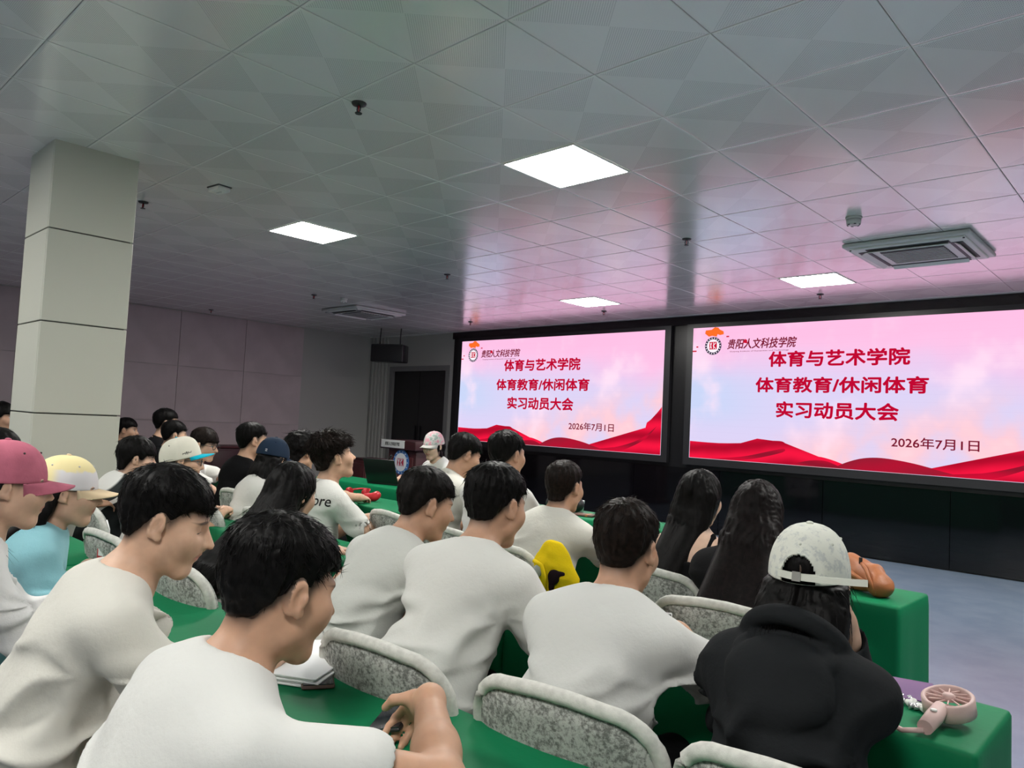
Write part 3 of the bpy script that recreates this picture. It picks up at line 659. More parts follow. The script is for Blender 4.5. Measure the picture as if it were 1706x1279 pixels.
def make_glasses(E,hp,HM,hs,mat):
    root=None
    for x in (-1,1):
        a=np.arange(24)*2*math.pi/24
        c=np.stack([x*.034+.024*np.cos(a)*(1+.1*np.cos(2*a)),.104+.0*a,.006+.019*np.sin(a)],1)
        path=np.concatenate([c,c[:1],c[1:2]])[None]
        v,f=tubes((path*hs)@HM.T+hp(0,0,0),np.full((1,26),.0022),6)
        o=part('glasses' if root is None else 'rim',npmesh('rim',v,f),mat,E if root is None else root)
        if root is None: root=o
        t=np.array([[x*.060,.102,.012],[x*.076,.09,.013],[x*.080,.02,.010],[x*.080,-.01,.0]])[None]
        v,f=tubes((t*hs)@HM.T+hp(0,0,0),np.full((1,4),.0022),6); part('temple',npmesh('temple',v,f),mat,root)
    t=np.array([[-.011,.106,.010],[0,.111,.013],[.011,.106,.010]])[None]
    v,f=tubes((t*hs)@HM.T+hp(0,0,0),np.full((1,3),.002),6); part('bridge',npmesh('bridge',v,f),mat,root)
# ---------------------------------------------------------------- builders
def part(name,me,mat,parent=None,loc=None,rz=None):
    o=bpy.data.objects.new(name,me); COL.objects.link(o)
    if parent is not None: o.parent=parent
    if mat is not None and not me.materials: me.materials.append(MAT[mat] if isinstance(mat,str) else mat)
    if loc is not None: o.location=loc
    if rz is not None: o.rotation_euler=(0,0,rz)
    return o
def empty(name,loc=(0,0,0),rz=0.):
    o=bpy.data.objects.new(name,None); COL.objects.link(o); o.location=loc; o.rotation_euler=(0,0,rz); o.empty_display_size=.1; return o
def tag(o,label,cat=None,group=None,kind=None):
    if label: o['label']=label
    if cat: o['category']=cat
    if group: o['group']=group
    if kind: o['kind']=kind
    return o
def boxm(name,size,bev=0.,c=(0,0,0),seg=2):
    bm=bmesh.new(); bmesh.ops.create_cube(bm,size=1)
    for v in bm.verts: v.co=mathutils.Vector((v.co.x*size[0]+c[0],v.co.y*size[1]+c[1],v.co.z*size[2]+c[2]))
    if bev: bmesh.ops.bevel(bm,geom=list(bm.edges),offset=bev,segments=seg,affect='EDGES',profile=.5)
    me=bpy.data.meshes.new(name); bm.to_mesh(me); bm.free()
    if bev and seg>1: me.polygons.foreach_set('use_smooth',[True]*len(me.polygons)); 
    return me
def box(name,lo,hi,mat,parent=None,bev=0.):
    # box from corner to corner, origin at its centre
    c=[(a+b)/2 for a,b in zip(lo,hi)]; s=[b-a for a,b in zip(lo,hi)]
    return part(name,boxm(name,s,bev,seg=1),mat,parent,c)
def tubem(name,pts,r,sides=8,cap=True):
    pts=np.asarray(pts,float)[None]; rr=np.full((1,pts.shape[1]),r) if np.isscalar(r) else np.asarray(r,float)[None]
    v,f=tubes(pts,rr,sides); fs=[tuple(int(k) for k in x) for x in f]; n=len(v)
    if cap: fs+=[tuple(range(sides))[::-1],tuple(range(n-sides,n))]
    me=bpy.data.meshes.new(name); me.from_pydata([tuple(x) for x in v],[],fs); me.update(); me.polygons.foreach_set('use_smooth',[len(p)==4 for p in fs]); fixn(me); return me
def lathem(name,prof,n=24,M=None,caps=True):
    a=np.arange(n)*2*math.pi/n; rows=[np.stack([r*np.cos(a),r*np.sin(a),np.full(n,z)],1) for r,z in prof]
    v,f=loft(rows); fs=[tuple(int(k) for k in x) for x in f]
    if caps: fs+=[tuple(range(n))[::-1],tuple(range(len(v)-n,len(v)))]
    if M is not None: v=v@np.asarray(M).T
    me=bpy.data.meshes.new(name); me.from_pydata([tuple(x) for x in v],[],fs); me.update(); me.polygons.foreach_set('use_smooth',[len(p)==4 for p in fs]); fixn(me); return me
def polym(name,pts,th,axis='y'):
    # flat outline (x,z) given thickness along y
    n=len(pts); v=[(x,-th/2,z) for x,z in pts]+[(x,th/2,z) for x,z in pts]
    bm=bmesh.new(); vv=[bm.verts.new(p) for p in v]
    bm.faces.new(vv[:n]); bm.faces.new(vv[n:][::-1])
    for i in range(n): bm.faces.new((vv[i],vv[(i+1)%n],vv[n+(i+1)%n],vv[n+i]))
    bmesh.ops.triangulate(bm,faces=[f for f in bm.faces if len(f.verts)>4]); bmesh.ops.recalc_face_normals(bm,faces=bm.faces)
    me=bpy.data.meshes.new(name); bm.to_mesh(me); bm.free(); return me
def textm(name,body,width,height,ext=.001,bold=0.,shear=0.):
    # lettering as a mesh in the x,z plane facing -y, centred, fitted to width and height
    cu=bpy.data.curves.new('lettering','FONT'); cu.body=body; cu.align_x='CENTER'; cu.extrude=.01; cu.shear=shear; cu.resolution_u=3; cu.fill_mode='BOTH'
    ob=bpy.data.objects.new('lettering',cu); COL.objects.link(ob); dg=bpy.context.evaluated_depsgraph_get(); dg.update(); me=bpy.data.meshes.new_from_object(ob.evaluated_get(dg)); bpy.data.objects.remove(ob); me.name=name
    me.materials.clear(); n=len(me.vertices); a=np.zeros(n*3); me.vertices.foreach_get('co',a); a=a.reshape(-1,3)
    lo,hi=a.min(0),a.max(0); s=(hi-lo); q=(a-(lo+hi)/2)/np.where(s>0,s,1)
    hh=height if height else width*s[1]/s[0]
    out=np.stack([q[:,0]*width,-q[:,2]*ext,q[:,1]*hh],1)
    if bold:
        # heavier strokes: the same lettering laid over itself with small shifts
        fs=[tuple(p.vertices) for p in me.polygons]; V_=[];F_2=[]
        for k,(a,b) in enumerate(((0,0),(1,0),(-1,0),(0,1),(0,-1),(.7,.7),(-.7,.7),(.7,-.7),(-.7,-.7))):
            V_.append(out+np.array([a*bold*hh,-.00002*k,b*bold*hh])); F_2+=[tuple(i+k*n for i in f) for f in fs]
        bpy.data.meshes.remove(me); me=bpy.data.meshes.new(name); me.from_pydata([tuple(x) for x in np.concatenate(V_)],[],F_2); me.update(); return me
    me.vertices.foreach_set('co',out.ravel()); me.update(); return me
# ---------------------------------------------------------------- the room shell
fl=box('floor',(XL-.2,YB-.2,-.1),(XR+.2,YW+.2,0),'floor_vinyl'); tag(fl,'smooth blue-grey vinyl floor of the room',kind='structure')
wl=box('wall_left',(XL-.2,YB,0),(XL,YW+.2,ZC+.1),'wall_paint'); tag(wl,'dim left side wall with pinkish acoustic boards',kind='structure')
def add_child(name,parent,lo,hi,mat,bev=0.):
    o=box(name,lo,hi,mat,None,bev); o.parent=parent; o.matrix_parent_inverse=mathutils.Matrix.Translation(parent.location).inverted(); return o
for j in range(8):
    for k,(z0,z1) in enumerate(((.12,1.15),(1.15,2.1),(2.1,3.055))):
        y0=-1.9+j*1.2+(0 if k%2 else .0); add_child('panel',wl,(XL,y0+.004,z0+.003),(XL+.022,y0+1.196,z1-.003),'wall_acoustic')
wb=box('wall_back',(XL-.2,YB-.2,0),(XR+.2,YB,ZC+.1),'wall_back'); tag(wb,'plain back wall behind the camera',kind='structure')
wr_=box('wall_right',(XR,YB,0),(XR+.2,YW+.2,ZC+.1),'wall_back'); tag(wr_,'plain right side wall beside the front screens',kind='structure')
# front wall left of the screens, with the door
wf=empty('wall_front',(-11.75,YW,0)); tag(wf,'grey front wall around the black double door',kind='structure')
for lo,hi in (((XL,YW,0),(-12.36,YW+.2,ZC+.1)),((-10.67,YW,0),(-10.5,YW+.2,ZC+.1)),((-12.36,YW,2.36),(-10.67,YW+.2,ZC+.1))): add_child('wall_section',wf,lo,hi,'wall_paint')
d=empty('door_1',(-11.515,YW,0)); tag(d,'black double door under the wall loudspeaker',kind='structure')
for x0,x1,s in ((-12.34,-11.52,1),(-11.51,-10.69,-1)):
    lf=add_child('door_leaf',d,(x0,YW+.04,.01),(x1,YW+.09,2.34),'door_black')
    xx=x1-.07 if s>0 else x0+.07; hd=add_child('handle',lf,(xx-.012,YW+.0,.95),(xx+.012,YW+.03,1.25),'metal_dark')
for lo,hi in (((-12.44,YW-.02,0),(-12.34,YW+.06,2.44)),((-10.69,YW-.02,0),(-10.59,YW+.06,2.44)),((-12.34,YW-.02,2.34),(-10.69,YW+.06,2.44))): add_child('door_frame',d,lo,hi,'trim_grey')
tr=empty('trim_1',(-12.85,YW-.1,0)); tag(tr,'pale fluted pilaster in the front left corner',kind='structure')
for i in range(5): add_child('flute',tr,(-12.97+.09*i,YW-.12+.02*i,0),(-12.895+.09*i,YW-.0,ZC-.0),'wall_paint',.01)
# screen wall
ws=box('wall_screen',(-10.5,YW,0),(XR,YW+.25,ZC+.02),'screen_wall'); tag(ws,'black feature wall carrying the two screens',kind='structure')
add_child('top_band',ws,(-10.5,YW-.05,2.93),(XR,YW,ZC-.003),'glass_black')
for i in range(9):
    x0=-10.5+i*1.4; add_child('lower_panel',ws,(x0+.004,YW-.03,.02),(min(x0+1.396,XR),YW,.88),'glass_black')
# ---------------------------------------------------------------- LED screens with the slide
SW,SH=4.375,1.835
def screen(cx,label):
    E=empty('led_screen',(cx,YW-.06,1.953)); tag(E,label,'screen','led screens on the black wall')
    part('panel',boxm('panel',(SW,.04,SH)),'led_sky',E)
    f=.10
    for n,lo,hi in (('frame',(-SW/2-f,-.02,SH/2),(SW/2+f,.05,SH/2+.06)),('frame',(-SW/2-f,-.02,-SH/2-f),(SW/2+f,.05,-SH/2)),('frame',(-SW/2-f,-.02,-SH/2),(-SW/2,.05,SH/2)),('frame',(SW/2,-.02,-SH/2),(SW/2+f,.05,SH/2))): box(n,lo,hi,'screen_frame',E)
    y=-.0215
    X=lambda a: a-(-8.005); Z=lambda b: b-1.953
    def poly(nm,pts,m,dy=0.):
        part(nm,polym(nm,[(X(a),Z(b)) for a,b in pts],.002),m,E,(0,y-dy,0))
    B=1.040
    def cv(pts,n=6):
        out=[]; P=[np.array(p) for p in pts]
        for i in range(len(P)-1):
            p0=P[max(i-1,0)];p1=P[i];p2=P[i+1];p3=P[min(i+2,len(P)-1)]
            for t in np.linspace(0,1,n,endpoint=False): out.append(tuple(.5*((2*p1)+(-p0+p2)*t+(2*p0-5*p1+4*p2-p3)*t*t+(-p0+3*p1-3*p2+p3)*t**3)))
        out.append(tuple(P[-1])); return out
    # far right rise, centre swell and the left folds of the red silk
    poly('silk_fold',[(-10.185,B)]+cv([(-10.185,1.270),(-9.75,1.262),(-9.35,1.285),(-9.12,1.31)])+[(-9.19,1.352)]+cv([(-8.98,1.335),(-8.86,1.333),(-8.81,1.300),(-8.86,1.25),(-8.82,1.19)])+cv([(-8.6,1.165),(-8.35,1.165),(-8.1,1.10),(-8.0,B)]),'silk_bright')
    poly('silk_fold',[(-8.2,B)]+cv([(-8.2,B),(-8.05,1.12),(-7.85,1.185),(-7.62,1.20),(-7.3,1.16),(-7.0,1.09),(-6.75,B)]),'silk_dark',.002)
    poly('silk_fold',[(-7.4,B)]+cv([(-7.4,B),(-7.2,1.09),(-6.9,1.115),(-6.5,1.165),(-6.2,1.27),(-6.05,1.40)])+[(-6.09,1.425),(-6.07,1.50)]+cv([(-6.0,1.55),(-5.9,1.65),(-5.822,1.74)])+[(-5.822,B)],'silk_bright',.001)
    poly('silk_fold',cv([(-9.9,B),(-9.4,1.10),(-9.0,1.20),(-8.83,1.24),(-8.85,1.19),(-9.2,1.09),(-9.5,B)]),'silk_deep',.003)
    poly('silk_fold',cv([(-7.15,B),(-6.7,1.09),(-6.3,1.20),(-6.05,1.33),(-5.9,1.45),(-6.1,1.25),(-6.4,1.10),(-6.6,B)]),'silk_deep',.003)
    poly('silk_fold',cv([(-8.75,B),(-8.5,1.11),(-8.3,1.12),(-8.15,1.07),(-8.1,B)]),'silk_deep',.004)
    def txt(nm,body,x0,x1,z0,z1,m,bold=.035,dy=.004,sh=0.): part(nm,textm(nm,body,x1-x0,z1-z0,.002,bold,sh),m,E,(X((x0+x1)/2),y-dy,Z((z0+z1)/2)))
    txt('title_line','体育与艺术学院',-9.06,-7.37,2.305,2.50,'led_title'); txt('title_line','体育教育/休闲体育',-9.23,-7.17,1.970,2.16,'led_title'); txt('title_line','实习动员大会',-8.94,-7.48,1.645,1.845,'led_title')
    txt('date_line','2026年7月1日',-7.546,-6.66,1.335,1.46,'led_maroon',.015,.006)
    txt('school_name','贵阳人文科技学院',-9.66,-8.70,2.555,2.69,'led_maroon',.02,.004,.25); txt('school_name','Guiyang Institute of Humanities and Technology',-9.62,-8.80,2.508,2.528,'led_maroon',.0)
    # emblem: dark ring, white field, red square with pale strokes; orange hand-like splash above
    cxm,czm,r=X(-9.875),Z(2.607),.125
    for nm,rr,m,dy in (('emblem_ring',r,'led_navy',.003),('emblem_field',r*.74,'led_white',.005)):
        part(nm,polym(nm,[(rr*math.cos(a),rr*math.sin(a)) for a in np.linspace(0,2*math.pi,33)[:-1]],.002),m,E,(cxm,y-dy,czm))
    for k in range(18):
        a=k*math.pi/9; part('ring_mark',boxm('ring_mark',(.016,.002,.012)),'led_white',E,(cxm+r*.87*math.cos(a),y-.0055,czm+r*.87*math.sin(a))).rotation_euler=(0,-a,0)
    part('emblem_mark',boxm('emblem_mark',(.115,.002,.105)),'led_crimson',E,(cxm,y-.0065,czm+.004))
    for (a,b,c,d_) in ((-.045,.04,-.02,-.04),(-.02,.04,-.045,-.04),(.045,.04,.0,-.005),(.0,.0,.045,-.045),(.01,.045,.01,-.045)):
        L=math.hypot(c-a,d_-b); o=part('emblem_stroke',boxm('emblem_stroke',(L,.002,.008)),'led_white',E,(cxm+(a+c)/2,y-.0085,czm+.004+(b+d_)/2)); o.rotation_euler=(0,-math.atan2(d_-b,c-a),0)
    part('orange_splash',polym('orange_splash',[(-.13,.0),(-.12,.045),(-.03,.05),(.02,.085),(.07,.075),(.09,.05),(.15,.02),(.155,-.02),(.10,-.03),(.06,-.015),(.05,-.05),(-.02,-.035),(-.07,-.045),(-.06,-.015)],.002),'led_orange',E,(X(-9.875),y-.003,Z(2.785)))
    part('orange_splash',polym('orange_splash',[(-.03,-.02),(0,.03),(.03,.015),(.035,-.03)],.002),'led_crimson',E,(X(-9.405),y-.0065,Z(2.655)))
    for x,z,sx in ((-10.12,2.60,.03),(-10.16,2.54,.06),(-9.66,2.73,.04)): part('petal',boxm('petal',(sx,.002,.018)),'led_crimson',E,(X(x),y-.003,Z(z)))
    return E
screen(-8.005,'lit screen with a pink slide of red Chinese lettering, beside the black door'); screen(-3.165,'lit screen with a pink slide of red Chinese lettering, at the right edge')
# ---------------------------------------------------------------- ceiling
ce=box('ceiling',(XL-.2,YB-.2,ZC+.012),(XR+.2,YW+.2,ZC+.1),'ceiling_back'); tag(ce,'white ceiling of square metal tiles with perforated triangles',kind='structure')
H_=.2988
g=[-H_,-H_*.988,-H_*.955,0,H_*.955,H_*.988,H_]
vv=[];ff=[]
for b in g:
    for a in g:
        e=max(abs(a),abs(b))/H_; vv.append((a,b,.0012*(e>.99)+ .0014*(1-(a/H_)**2)*(1-(b/H_)**2)))
for j in range(6):
    for i in range(6): q=j*7+i; ff.append((q,q+7,q+8,q+1))
bd=list(range(0,7))+[13,20,27,34,41,48]+[47,46,45,44,43,42]+[35,28,21,14,7]; n0=len(vv)
for k in bd: vv.append((vv[k][0],vv[k][1],.013))
for i in range(len(bd)): ff.append((bd[i],bd[(i+1)%len(bd)],n0+(i+1)%len(bd),n0+i))
TM=bpy.data.meshes.new('ceiling_tile'); TM.from_pydata(vv,[],ff); TM.update(); TM.polygons.foreach_set('use_smooth',[i<36 for i in range(len(ff))]); TM.materials.append(MAT['ceiling_tile']); fixn(TM)
TX,TY=-1.510,4.4914
LIGHTS=[(-3.01,3.591),(-6.01,3.591),(-3.01,7.791),(-6.01,7.791),(-.01,3.591),(-.01,7.791),(-3.01,-.609),(-.01,-.609),(-6.01,-.609)]
F_,R_,U_=np.array(_f),np.array(_r),np.array(_u)
cand=[];rest=[]
for i in range(-19,9):
    for j in range(-15,8):
        c=np.array([TX+(i+.5)*.6,TY+(j+.5)*.6,ZC])
        if c[0]-.3<XL-.3 or c[0]+.3>XR+.3 or any(abs(c[0]-a)<.1 and abs(c[1]-b)<.1 for a,b in LIGHTS): continue
        q=c-np.array([0,0,1.405]); z=q@F_
        if z>.3 and abs(q@R_/z)<.80 and -.1<q@U_/z<.62: cand.append((z,c))
        else: rest.append(c)
cand.sort(key=lambda a:a[0])
rest+=[c for _,c in cand[300:]]
for _,c in cand[:300]:
    o=part('tile',TM,None,ce); o.location=(c[0]-ce.location[0],c[1]-ce.location[1],c[2]-ce.location[2])
v=np.concatenate([np.array(vv)+(c-np.array(ce.location)) for c in rest]); 
fs=[tuple(k+n*len(vv) for k in f) for n in range(len(rest)) for f in ff]
RM=bpy.data.meshes.new('tile_field'); RM.from_pydata([tuple(x) for x in v],[],fs); RM.update(); o=part('tile_field',RM,'ceiling_plain',ce); o['kind']='stuff'
add_child('edge_strip',ce,(XL,TY+8*.6,ZC-.002),(XR,YW,ZC+.012),'ceiling_plain')
LAB={0:'lit square ceiling panel nearest the camera, above the middle rows',1:'lit square ceiling panel right of the white column',2:'lit square ceiling panel below the ceiling air conditioner, nearest the right screen',3:'lit square ceiling panel above the left screen',
 4:'lit ceiling panel out of view to the right of the rows',5:'lit ceiling panel out of view near the right screen end',6:'lit ceiling panel behind the camera on the left',7:'lit ceiling panel straight above and behind the camera',8:'lit ceiling panel behind the white column, out of view'}
for k,(a,b) in enumerate(LIGHTS):
    E=empty('ceiling_light',(a,b,ZC)); tag(E,LAB[k],'ceiling light','square ceiling panels')
    part('diffuser',boxm('diffuser',(.562,.562,.006)),'panel_light',E,(0,0,.001))
    for s in (-1,1): part('frame',boxm('frame',(.016,.594,.014)),'plastic_white',E,(s*.289,0,.001)); part('frame',boxm('frame',(.562,.016,.014)),'plastic_white',E,(0,s*.289,.001))
# ---------------------------------------------------------------- column
cl=box('column',(-5.855,1.325,0),(-5.345,1.805,ZC+.012),'column_core'); tag(cl,'pale square column clad in panels, left of the rows',kind='structure')
zs=[0,.145,.725,1.318,1.900,2.492,ZC+.01]
for a,b in zip(zs[:-1],zs[1:]):
    for lo,hi in (((-5.345,1.312,a+.004),(-5.33,1.82,b-.004)),((-5.87,1.312,a+.004),(-5.855,1.82,b-.004)),((-5.852,1.31,a+.004),(-5.348,1.325,b-.004)),((-5.852,1.805,a+.004),(-5.348,1.82,b-.004))): add_child('panel',cl,lo,hi,'column_panel',.003)
# ---------------------------------------------------------------- ceiling fittings
def aircon(cx,cy,label):
    E=empty('air_conditioner',(cx,cy,ZC)); tag(E,label,'air conditioner','ceiling air conditioners')
    part('panel',boxm('panel',(.95,.95,.035),.012),'plastic_grey',E,(0,0,-.022))
    part('inner_panel',boxm('inner_panel',(.86,.86,.02),.008),'plastic_white',E,(0,0,-.046))
    gr=part('intake_grille',boxm('intake_grille',(.48,.48,.012)),'grille_dark',E,(0,0,-.056))
    for i in range(9): part('slat',boxm('slat',(.47,.012,.008)),'plastic_grey',gr,(0,-.2+i*.05,-.008))
    for s in (-1,1):
        for ax in (0,1):
            v=part('outlet',boxm('outlet',(.09,.62,.012) if ax==0 else (.62,.09,.012)),'grille_dark',E,(s*.345 if ax==0 else 0,s*.345 if ax else 0,-.055))
            fl_=part('flap',boxm('flap',(.055,.60,.006) if ax==0 else (.60,.055,.006)),'plastic_white',v,(0,0,-.012)); fl_.rotation_euler=(0,s*.5,0) if ax==0 else (-s*.5,0,0)
    for s in ((-.42,-.42),(.42,-.42)): part('screw',lathem('screw',[(.008,-.004),(.008,.004)],8),'grille_dark',E,(s[0],s[1],-.058))
aircon(-1.80,6.87,'square ceiling air conditioner with grey grille, above the right screen'); aircon(-9.8,6.85,'square ceiling air conditioner far back on the left, in the dim part')
SPR=[(-3.29,2.19,'black ceiling sprinkler nearest the camera'),(-6.35,2.22,'ceiling sprinkler right beside the white column'),(-3.28,5.57,'ceiling sprinkler in the dark reflection between the two screens'),(-6.34,5.54,'ceiling sprinkler left of the pink screen reflection'),(-9.16,5.55,'small ceiling sprinkler far back, left of the round detector'),(-12.3,5.51,'small ceiling sprinkler close to the left wall'),(-3.27,8.56,'tiny ceiling sprinkler by the lit panel nearest the right screen'),(-9.04,8.47,'tiny ceiling sprinkler above the left corner of the left screen'),(-6.3,8.50,'tiny ceiling sprinkler above the middle of the left screen')]
for x,y,l in SPR:
    E=empty('sprinkler',(x,y,ZC)); tag(E,l,'sprinkler','ceiling sprinklers')
    part('escutcheon',lathem('escutcheon',[(.012,-.014),(.036,-.010),(.040,-.002),(.040,.0)],20),'metal_sprinkler',E)
    for s in (-1,1): part('yoke_arm',tubem('yoke_arm',[(s*.008,0,-.012),(s*.016,0,-.03),(s*.012,0,-.045),(0,0,-.052)],.0035,6),'metal_sprinkler',E)
    part('bulb',lathem('bulb',[(.003,-.05),(.004,-.03),(.003,-.012)],8),'red_gloss',E); part('deflector',lathem('deflector',[(.018,-.058),(.020,-.054),(.006,-.050)],14),'metal_sprinkler',E)
E=empty('alarm_box',(-5.41,2.42,ZC),.1); tag(E,'small white rectangular box on the ceiling near the column','alarm'); part('housing',boxm('housing',(.15,.10,.036),.008),'plastic_white',E,(0,0,-.02)); part('base_plate',boxm('base_plate',(.16,.11,.008)),'grille_dark',E,(0,0,-.003)); part('vent',boxm('vent',(.06,.012,.004)),'plastic_grey',E,(0,0,-.039))
for x,y,l,r in ((-1.93,5.66,'grey cylindrical ceiling detector beside the air conditioner',.055),(-9.02,5.95,'small pale round detector on the dim far ceiling',.05)):
    E=empty('smoke_detector',(x,y,ZC)); tag(E,l,'detector','ceiling detectors')
    part('base',lathem('base',[(r,-.018),(r*1.05,-.014),(r*1.05,0)],24),'plastic_grey',E); part('housing',lathem('housing',[(r*.6,-.062),(r*.9,-.055),(r*.95,-.018)],24),'plastic_grey',E)
    for k in range(6): part('slot',boxm('slot',(.016,.006,.014)),'grille_dark',E,(r*.78*math.cos(k*1.047),r*.78*math.sin(k*1.047),-.056),k*1.047+1.57)
E=empty('loudspeaker',(-11.2,8.46,2.58),.55); tag(E,'black loudspeaker hung from the ceiling above the door','loudspeaker')
part('cabinet',boxm('cabinet',(.64,.30,.33),.02),'black_plastic',E); part('grille',boxm('grille',(.60,.012,.29),.004),'black_satin',E,(0,-.153,0))
for s in (-1,1): part('hanger',tubem('hanger',[(s*.2,0,.16),(s*.2,0,.30),(s*.2,.02,ZC-2.58)],.012,8),'metal_dark',E)
part('yoke',boxm('yoke',(.5,.05,.015)),'metal_dark',E,(0,0,.172))
# ---------------------------------------------------------------- tables in long rows, each under a green cloth
ROWS={1:(4.20,4.61),2:(3.22,3.64),3:(1.86,2.25),4:(.79,1.195)}
def clothm(w,d,h,seed):
    rs=RS(seed); rows=[]; n=28; m=10; per=[]
    def ring(hw,hd,r,z,amp=0.):
        out=[]
        cs=[(hw-r,hd-r,0),(-hw+r,hd-r,1),(-hw+r,-hd+r,2),(hw-r,-hd+r,3)]
        for cx,cy,k in cs:
            for t in np.linspace(0,1,5): a=(k+t)*math.pi/2; out.append((cx+r*math.cos(a),cy+r*math.sin(a)))
            nx=cs[(k+1)%4]; a=(k+1)*math.pi/2; p0=np.array((cx+r*math.cos(a),cy+r*math.sin(a))); p1=np.array((nx[0]+r*math.cos(a),nx[1]+r*math.sin(a)))
            cnt=n if k%2==0 else m
            for t in np.linspace(0,1,cnt+2)[1:-1]: out.append(tuple(p0+(p1-p0)*t))
        P=np.array(out); c=np.linalg.norm(P,axis=1,keepdims=True); s=np.cumsum(np.r_[0,np.linalg.norm(np.diff(P,axis=0),axis=1)])
        nz=(np.sin(s*17+seed)+.7*np.sin(s*31+seed*2.1)+.5*np.sin(s*7.3))[:,None]
        nrm=np.zeros_like(P); nrm[:,0]=np.where(np.abs(np.abs(P[:,0])-hw)<r*1.01,np.sign(P[:,0]),0); nrm[:,1]=np.where(np.abs(np.abs(P[:,1])-hd)<r*1.01,np.sign(P[:,1]),0)
        P=P+nrm*amp*(nz*.5+.6)
        return np.c_[P,np.full(len(P),z)]
    hw,hd=w/2,d/2
    for k,z in ((.0,h),(.35,h),(.7,h)): rows.append(ring(hw*max(k,.02)+0,hd*max(k,.02),.004+.01*k,z))
    rows+= [ring(hw-.012,hd-.012,.014,h),ring(hw-.004,hd-.004,.015,h-.003),ring(hw,hd,.016,h-.012),ring(hw+.001,hd+.001,.017,h-.05,.002)]
    for t in (.2,.4,.6,.8,1.): rows.append(ring(hw+.002,hd+.002,.018,h-.05-(h-.062)*t,.010*t+.001))
    v,f=loft(rows); return v,f
def table(cx,row,w,label,seed,mark=None):
    y0,y1=ROWS[row]; E=empty('draped_table',(cx,(y0+y1)/2,0)); tag(E,label,'table','tables draped in green cloth')
    v,f=clothm(w-.012,y1-y0,.752,seed); me=npmesh('tablecloth',v,f); n=len(f)
    part('tablecloth',me,'cloth_green',E); part('tabletop',boxm('tabletop',(w-.06,y1-y0-.04,.025)),'wood_red_dark',E,(0,0,.732))
    lm=boxm('leg',(.03,.03,.715))
    for a in (-1,1):
        for b in (-1,1): part('leg',lm,'chair_leg',E,(a*(w/2-.08),b*((y1-y0)/2-.06),.3605))
    return E
TL=[(4,.20,1.4,'green draped table at the bottom edge of the picture, nearest the camera'),(4,-1.2,1.4,'green draped table with a stack of papers and a phone on it'),(4,-2.6,1.4,'green draped table in front of the women in pink and cream caps'),(4,-4.0,1.4,'green draped table in the nearest row, beyond the cream cap'),
 (3,-1.05,1.4,'green draped table with a pink hand fan and purple notebook on its end'),(3,-2.45,1.4,'green draped table before the long-haired woman in the pale top'),(3,-3.85,1.4,'green draped table under the fist of the student in the blue-brimmed cap'),(3,-5.25,1.4,'green draped table beside the column, in the second row'),
 (2,-1.58,1.4,'green draped table with a tan leather bag on its end'),(2,-2.98,1.4,'green draped table before the three men with black hair in the third row'),(2,-4.38,1.4,'green draped table with small red things on it'),(2,-5.78,1.4,'green draped table before the man in the black tee'),(2,-7.18,1.4,'green draped table under the hand of the boy in glasses'),
 (1,-3.2,1.4,'green draped front table with a black and white bag on it'),(1,-4.6,1.4,'green draped front table right of the laptop'),(1,-6.0,1.4,'green draped front table carrying the laptop'),]
for i,(r,x,w_,l) in enumerate(TL): table(x,r,w_,l,i+1)
# ---------------------------------------------------------------- chairs with grey felt covers
def chair_meshes():
    # outline of the back (x,z) from lower left up and round to lower right
    out=[(-.205,.40),(-.212,.55),(-.216,.71)]
    for a in np.linspace(math.pi,math.pi/2,8): out.append((-.116+.10*math.cos(a),.765+.10*math.sin(a)*.98))
    out+=[(-.04,.872),(.04,.872)]
    for a in np.linspace(math.pi/2,0,8): out.append((.116+.10*math.cos(a),.765+.10*math.sin(a)*.98))
    out+=[(.216,.71),(.212,.55),(.205,.40)]
    o=np.array(out)
    def yb(x,z): return -.205-.20*(z-.42)-.035*(1-(x/.22)**2)
    rows=[]
    for s in np.linspace(0,1,7):
        c=np.array([0,.55]); q=c+(o-c)*(1-s*.98); rows.append(np.stack([q[:,0],yb(q[:,0],q[:,1])-.012*(1 if s>0 else .3),q[:,1]],1))
    front=[np.stack([r[:,0],r[:,1]+.030,r[:,2]],1) for r in rows]
    v,f=loft(rows[::-1]+front,False); felt=npmesh('backrest',v,f); felt.materials.append(MAT['chair_felt'])
    rim=np.stack([o[:,0],yb(o[:,0],o[:,1])+.003,o[:,1]],1); rimm=tubem('cover_edge',rim,.0165,8); rimm.materials.append(MAT['chair_rim'])
    v,f=clothm(.44,.42,.46,5); v=v*np.array([1,1,1.]); keep=v[:,2]>-1; seat=npmesh('seat_cover',np.c_[v[:,0],v[:,1],np.maximum(v[:,2],.30)],f); seat.materials.append(MAT['chair_felt'])
    lg=[]
    for a,b in ((-1,1),(1,1)): lg.append(tubem('leg',[(a*.18,b*.17,.40),(a*.20,b*.21,0.006)],.012,8))
    for a in (-1,1): lg.append(tubem('leg',[(a*.18,-.17,.40),(a*.20,-.235,.006)],.012,8))
    for l in lg: l.materials.append(MAT['chair_leg'])
    return felt,rimm,seat,lg
CH=chair_meshes()
def chair(x,y,rz,label):
    E=empty('covered_chair',(x,y,0),rz); tag(E,label,'chair','chairs in grey felt covers')
    part('backrest',CH[0],None,E); part('cover_edge',CH[1],None,E); part('seat',CH[2],None,E)
    for l in CH[3]: part('leg',l,None,E)
    return E
